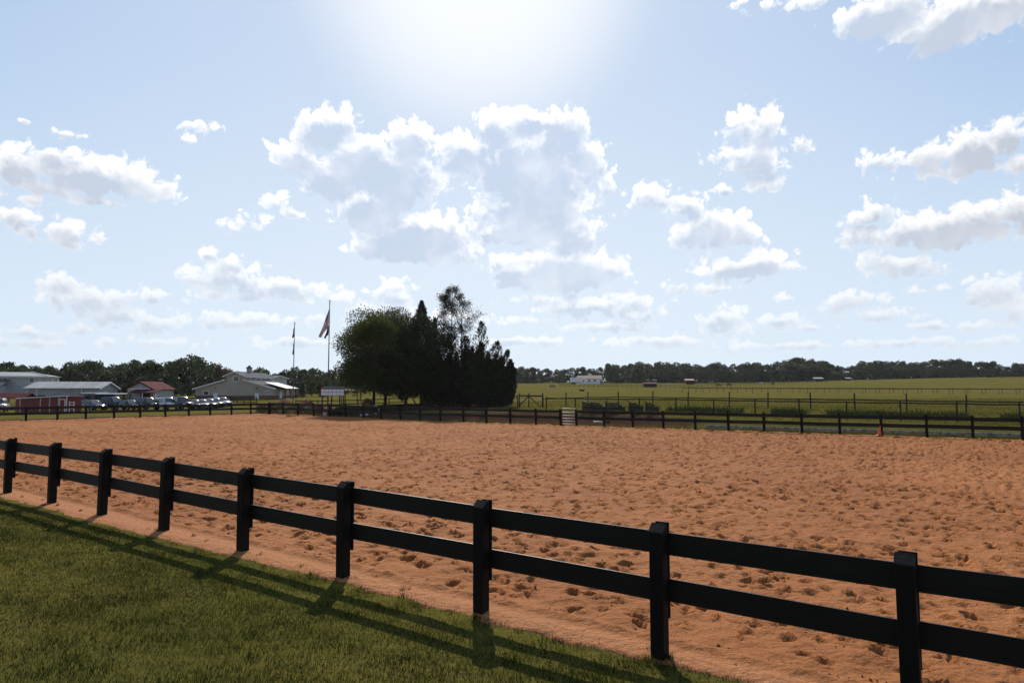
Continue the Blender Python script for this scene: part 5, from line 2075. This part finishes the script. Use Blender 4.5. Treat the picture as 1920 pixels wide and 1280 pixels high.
# ------------------------------------------------------------------ grass and clods
def blades(n, sampler, h, w, m, name, seed, bend=0.5, zoff=-0.01, hvar=0.5):
    rng = np.random.default_rng(seed)
    x, y = sampler(rng, n)
    n = len(x)
    z = ground_z(x, y) + zoff
    clump = 0.6 + 0.8 * fbm(x * 1.3, y * 1.3, 3)
    H = h * rng.uniform(1 - hvar, 1 + hvar, n) * clump
    a = rng.uniform(0, 2 * math.pi, n)
    la = rng.uniform(0, 2 * math.pi, n)
    ln = H * rng.uniform(0.1, 1.0, n) * bend
    ca, sa = np.cos(a) * w / 2, np.sin(a) * w / 2
    lx, ly = np.cos(la) * ln, np.sin(la) * ln
    V = np.empty((n, 5, 3))
    V[:, 0] = np.stack([x - ca, y - sa, z], -1)
    V[:, 1] = np.stack([x + ca, y + sa, z], -1)
    V[:, 2] = np.stack([x + ca * 0.75 + lx * 0.35, y + sa * 0.75 + ly * 0.35, z + H * 0.55], -1)
    V[:, 3] = np.stack([x - ca * 0.75 + lx * 0.35, y - sa * 0.75 + ly * 0.35, z + H * 0.55], -1)
    V[:, 4] = np.stack([x + lx, y + ly, z + H * 0.95], -1)
    i = np.arange(n)[:, None] * 5
    F = np.concatenate([i + np.array([[0, 1, 2]]), i + np.array([[0, 2, 3]]), i + np.array([[3, 2, 4]])], 0)
    me = np_mesh(name, V.reshape(-1, 3), F, M[m])
    return link(bpy.data.objects.new(name, me))


def lawn_sampler(rng, n):
    # denser towards the camera, where single blades show
    m = int(n * 3.0)
    y = 3.4 + (rng.random(m) ** 1.5) * 17.5
    x = rng.uniform(-19, 6, m)
    u, v = x * UX + y * UY, x * VX + y * VY
    edge = 6.26 + 0.34 * sst(-16, -3, u) + 0.10 * sst(-3.5, 0, u) + 0.26 * (fbm(u * 0.8, 0 * v + 3.0) - 0.5) + 0.09 * rng.normal(0, 1, m)
    k = (v < edge) & (np.abs(x) < 0.82 * y + 1.4)
    x, y = x[k][:n], y[k][:n]
    return x, y


o = blades(250000, lawn_sampler, 0.038, 0.0062, 'grass_blade', 'lawn_grass', 51, 0.7)
tag(o, 'short mown green grass on the near side of the foreground fence', 'grass', kind='stuff')


def thatch_sampler(rng, n):
    x, y = lawn_sampler(rng, n * 3)
    k = fbm(x * 1.1 + 40, y * 1.1, 4) > 0.54
    return x[k][:n], y[k][:n]


leaf_mat('grass_thatch', (0.062, 0.050, 0.018), (0.036, 0.032, 0.013), 2.0, trans=0.3, rand=0.0, rough=0.9)
o = blades(42000, thatch_sampler, 0.030, 0.006, 'grass_thatch', 'thatch_grass', 55, 1.1)
tag(o, 'dull brownish patches of thatch in the foreground lawn', 'grass', kind='stuff')
o = blades(11000, lawn_sampler, 0.045, 0.0055, 'grass_dry', 'dry_grass', 52, 0.9)
tag(o, 'straw coloured dry blades strewn through the foreground lawn', 'grass', kind='stuff')


def tuft_sampler(rng, n):
    c = []
    for p in near_pts:
        for _ in range(3):
            c.append((p[0] + rng.normal(0, 0.10) - VX * 0.12, p[1] + rng.normal(0, 0.10) - VY * 0.12, 0.035))
    for _ in range(46):
        u, v = rng.uniform(-22, 6), rng.uniform(6.25, 7.0)
        c.append((u * UX + v * VX, u * UY + v * VY, rng.uniform(0.015, 0.045)))
    c = np.array(c)
    k = rng.integers(0, len(c), n)
    return c[k, 0] + rng.normal(0, 1, n) * c[k, 2], c[k, 1] + rng.normal(0, 1, n) * c[k, 2]


o = blades(2000, tuft_sampler, 0.050, 0.007, 'grass_blade', 'weed_tufts', 56, 0.9, zoff=0.02)
tag(o, 'little weed tufts at the foot of the foreground fence posts', 'weeds', kind='stuff')


def long_sampler(rng, n):
    x, y = lawn_sampler(rng, n * 4)
    k = fbm(x * 2.6 + 9, y * 2.6, 3) > 0.60
    return x[k][:n], y[k][:n]


o = blades(16000, long_sampler, 0.075, 0.007, 'grass_blade', 'long_grass', 57, 1.0)
tag(o, 'longer uneven tufts standing up in the foreground lawn', 'grass', kind='stuff')


def verge_sampler(rng, n):
    u = rng.uniform(-66, 8, n * 2)
    v = 48.45 + 1.25 * rng.random(n * 2) ** 1.2
    k = fbm(u * 0.5, v * 0.7) > 0.36
    u, v = u[k][:n], v[k][:n]
    return u * UX + v * VX, u * UY + v * VY


o = blades(26000, verge_sampler, 0.13, 0.03, 'grass_far', 'verge_grass', 53, 0.6)
tag(o, 'yellow green grass strip at the foot of the far fence', 'grass', kind='stuff')


def step_sampler(rng, n):
    u = rng.uniform(-40, 6, n * 3)
    v = 59.7 + rng.normal(0, 0.35, n * 3)
    x, y = u * UX + v * VX, u * UY + v * VY
    k = (x / y > 0.17) & (fbm(u * 0.35, v * 0.1) > 0.40)
    return x[k][:n], y[k][:n]


o = blades(7000, step_sampler, 0.26, 0.035, 'leaf_shrub', 'bank_weeds', 58, 0.6)
tag(o, 'dark rough weeds along the low step between the two stake fences', 'weeds', kind='stuff')


def field_sampler(rng, n):
    y = 42 + 60 * rng.random(n * 3) ** 1.3
    x = rng.uniform(-0.02, 0.86, n * 3) * y
    v = x * VX + y * VY
    k = v > 51.5
    return x[k][:n], y[k][:n]


o = blades(60000, field_sampler, 0.09, 0.05, 'grass_far', 'pasture_grass', 54, 0.8)
tag(o, 'grazed yellow green grass of the right pasture', 'grass', kind='stuff')


def clods():
    rng = np.random.default_rng(61)
    bm = bmesh.new()
    bmesh.ops.create_icosphere(bm, subdivisions=1, radius=1.0)
    bv = np.array([v.co[:] for v in bm.verts])
    bf = np.array([[v.index for v in f.verts] for f in bm.faces])
    bm.free()
    n = 9000
    u = rng.uniform(-24, 9, n)
    off = np.where(rng.random(n) < 0.80, rng.normal(0.45, 0.09, n) + 0.12 * (fbm(u * 0.5, u * 0) - 0.5), 0.2 + 4.5 * rng.random(n) ** 1.8)
    v = V_NEAR + off
    s = np.clip(rng.lognormal(-4.85, 0.42, n), 0.003, 0.026)
    z = arena_z(u, v) + 0.012 + s * 0.3
    x, y = u * UX + v * VX, u * UY + v * VY
    V = bv[None] * s[:, None, None] * rng.uniform(0.6, 1.3, (n, 1, 3)) * (1 + 0.25 * rng.normal(0, 1, (n, len(bv), 1)))
    V = V + np.stack([x, y, z], -1)[:, None, :]
    F = (bf[None] + (np.arange(n) * len(bv))[:, None, None]).reshape(-1, 3)
    o = link(bpy.data.objects.new('dirt_clods', np_mesh('dirt_clods', V.reshape(-1, 3), F, M['clod'], True)))
    tag(o, 'small clods of sand strewn just inside the foreground fence', 'clods', kind='stuff')


clods()


# ------------------------------------------------------------------ summer haze over the fields
def haze():
    m = bpy.data.materials.new('haze')
    m.use_nodes = True
    nt = m.node_tree
    nt.nodes.remove(nt.nodes['Principled BSDF'])
    pv = nt.nodes.new('ShaderNodeVolumePrincipled')
    pv.inputs['Color'].default_value = (0.92, 0.95, 1.0, 1)
    pv.inputs['Density'].default_value = 0.00006
    pv.inputs['Anisotropy'].default_value = 0.35
    nt.links.new(pv.outputs[0], nt.nodes['Material Output'].inputs['Volume'])
    m.cycles.homogeneous_volume = True
    MATS['haze'] = m
    o = MB().box(-3200, 3200, -700, 4300, -3.0, 34.0).build('haze', 'haze')
    tag(o, kind='stuff')


haze()
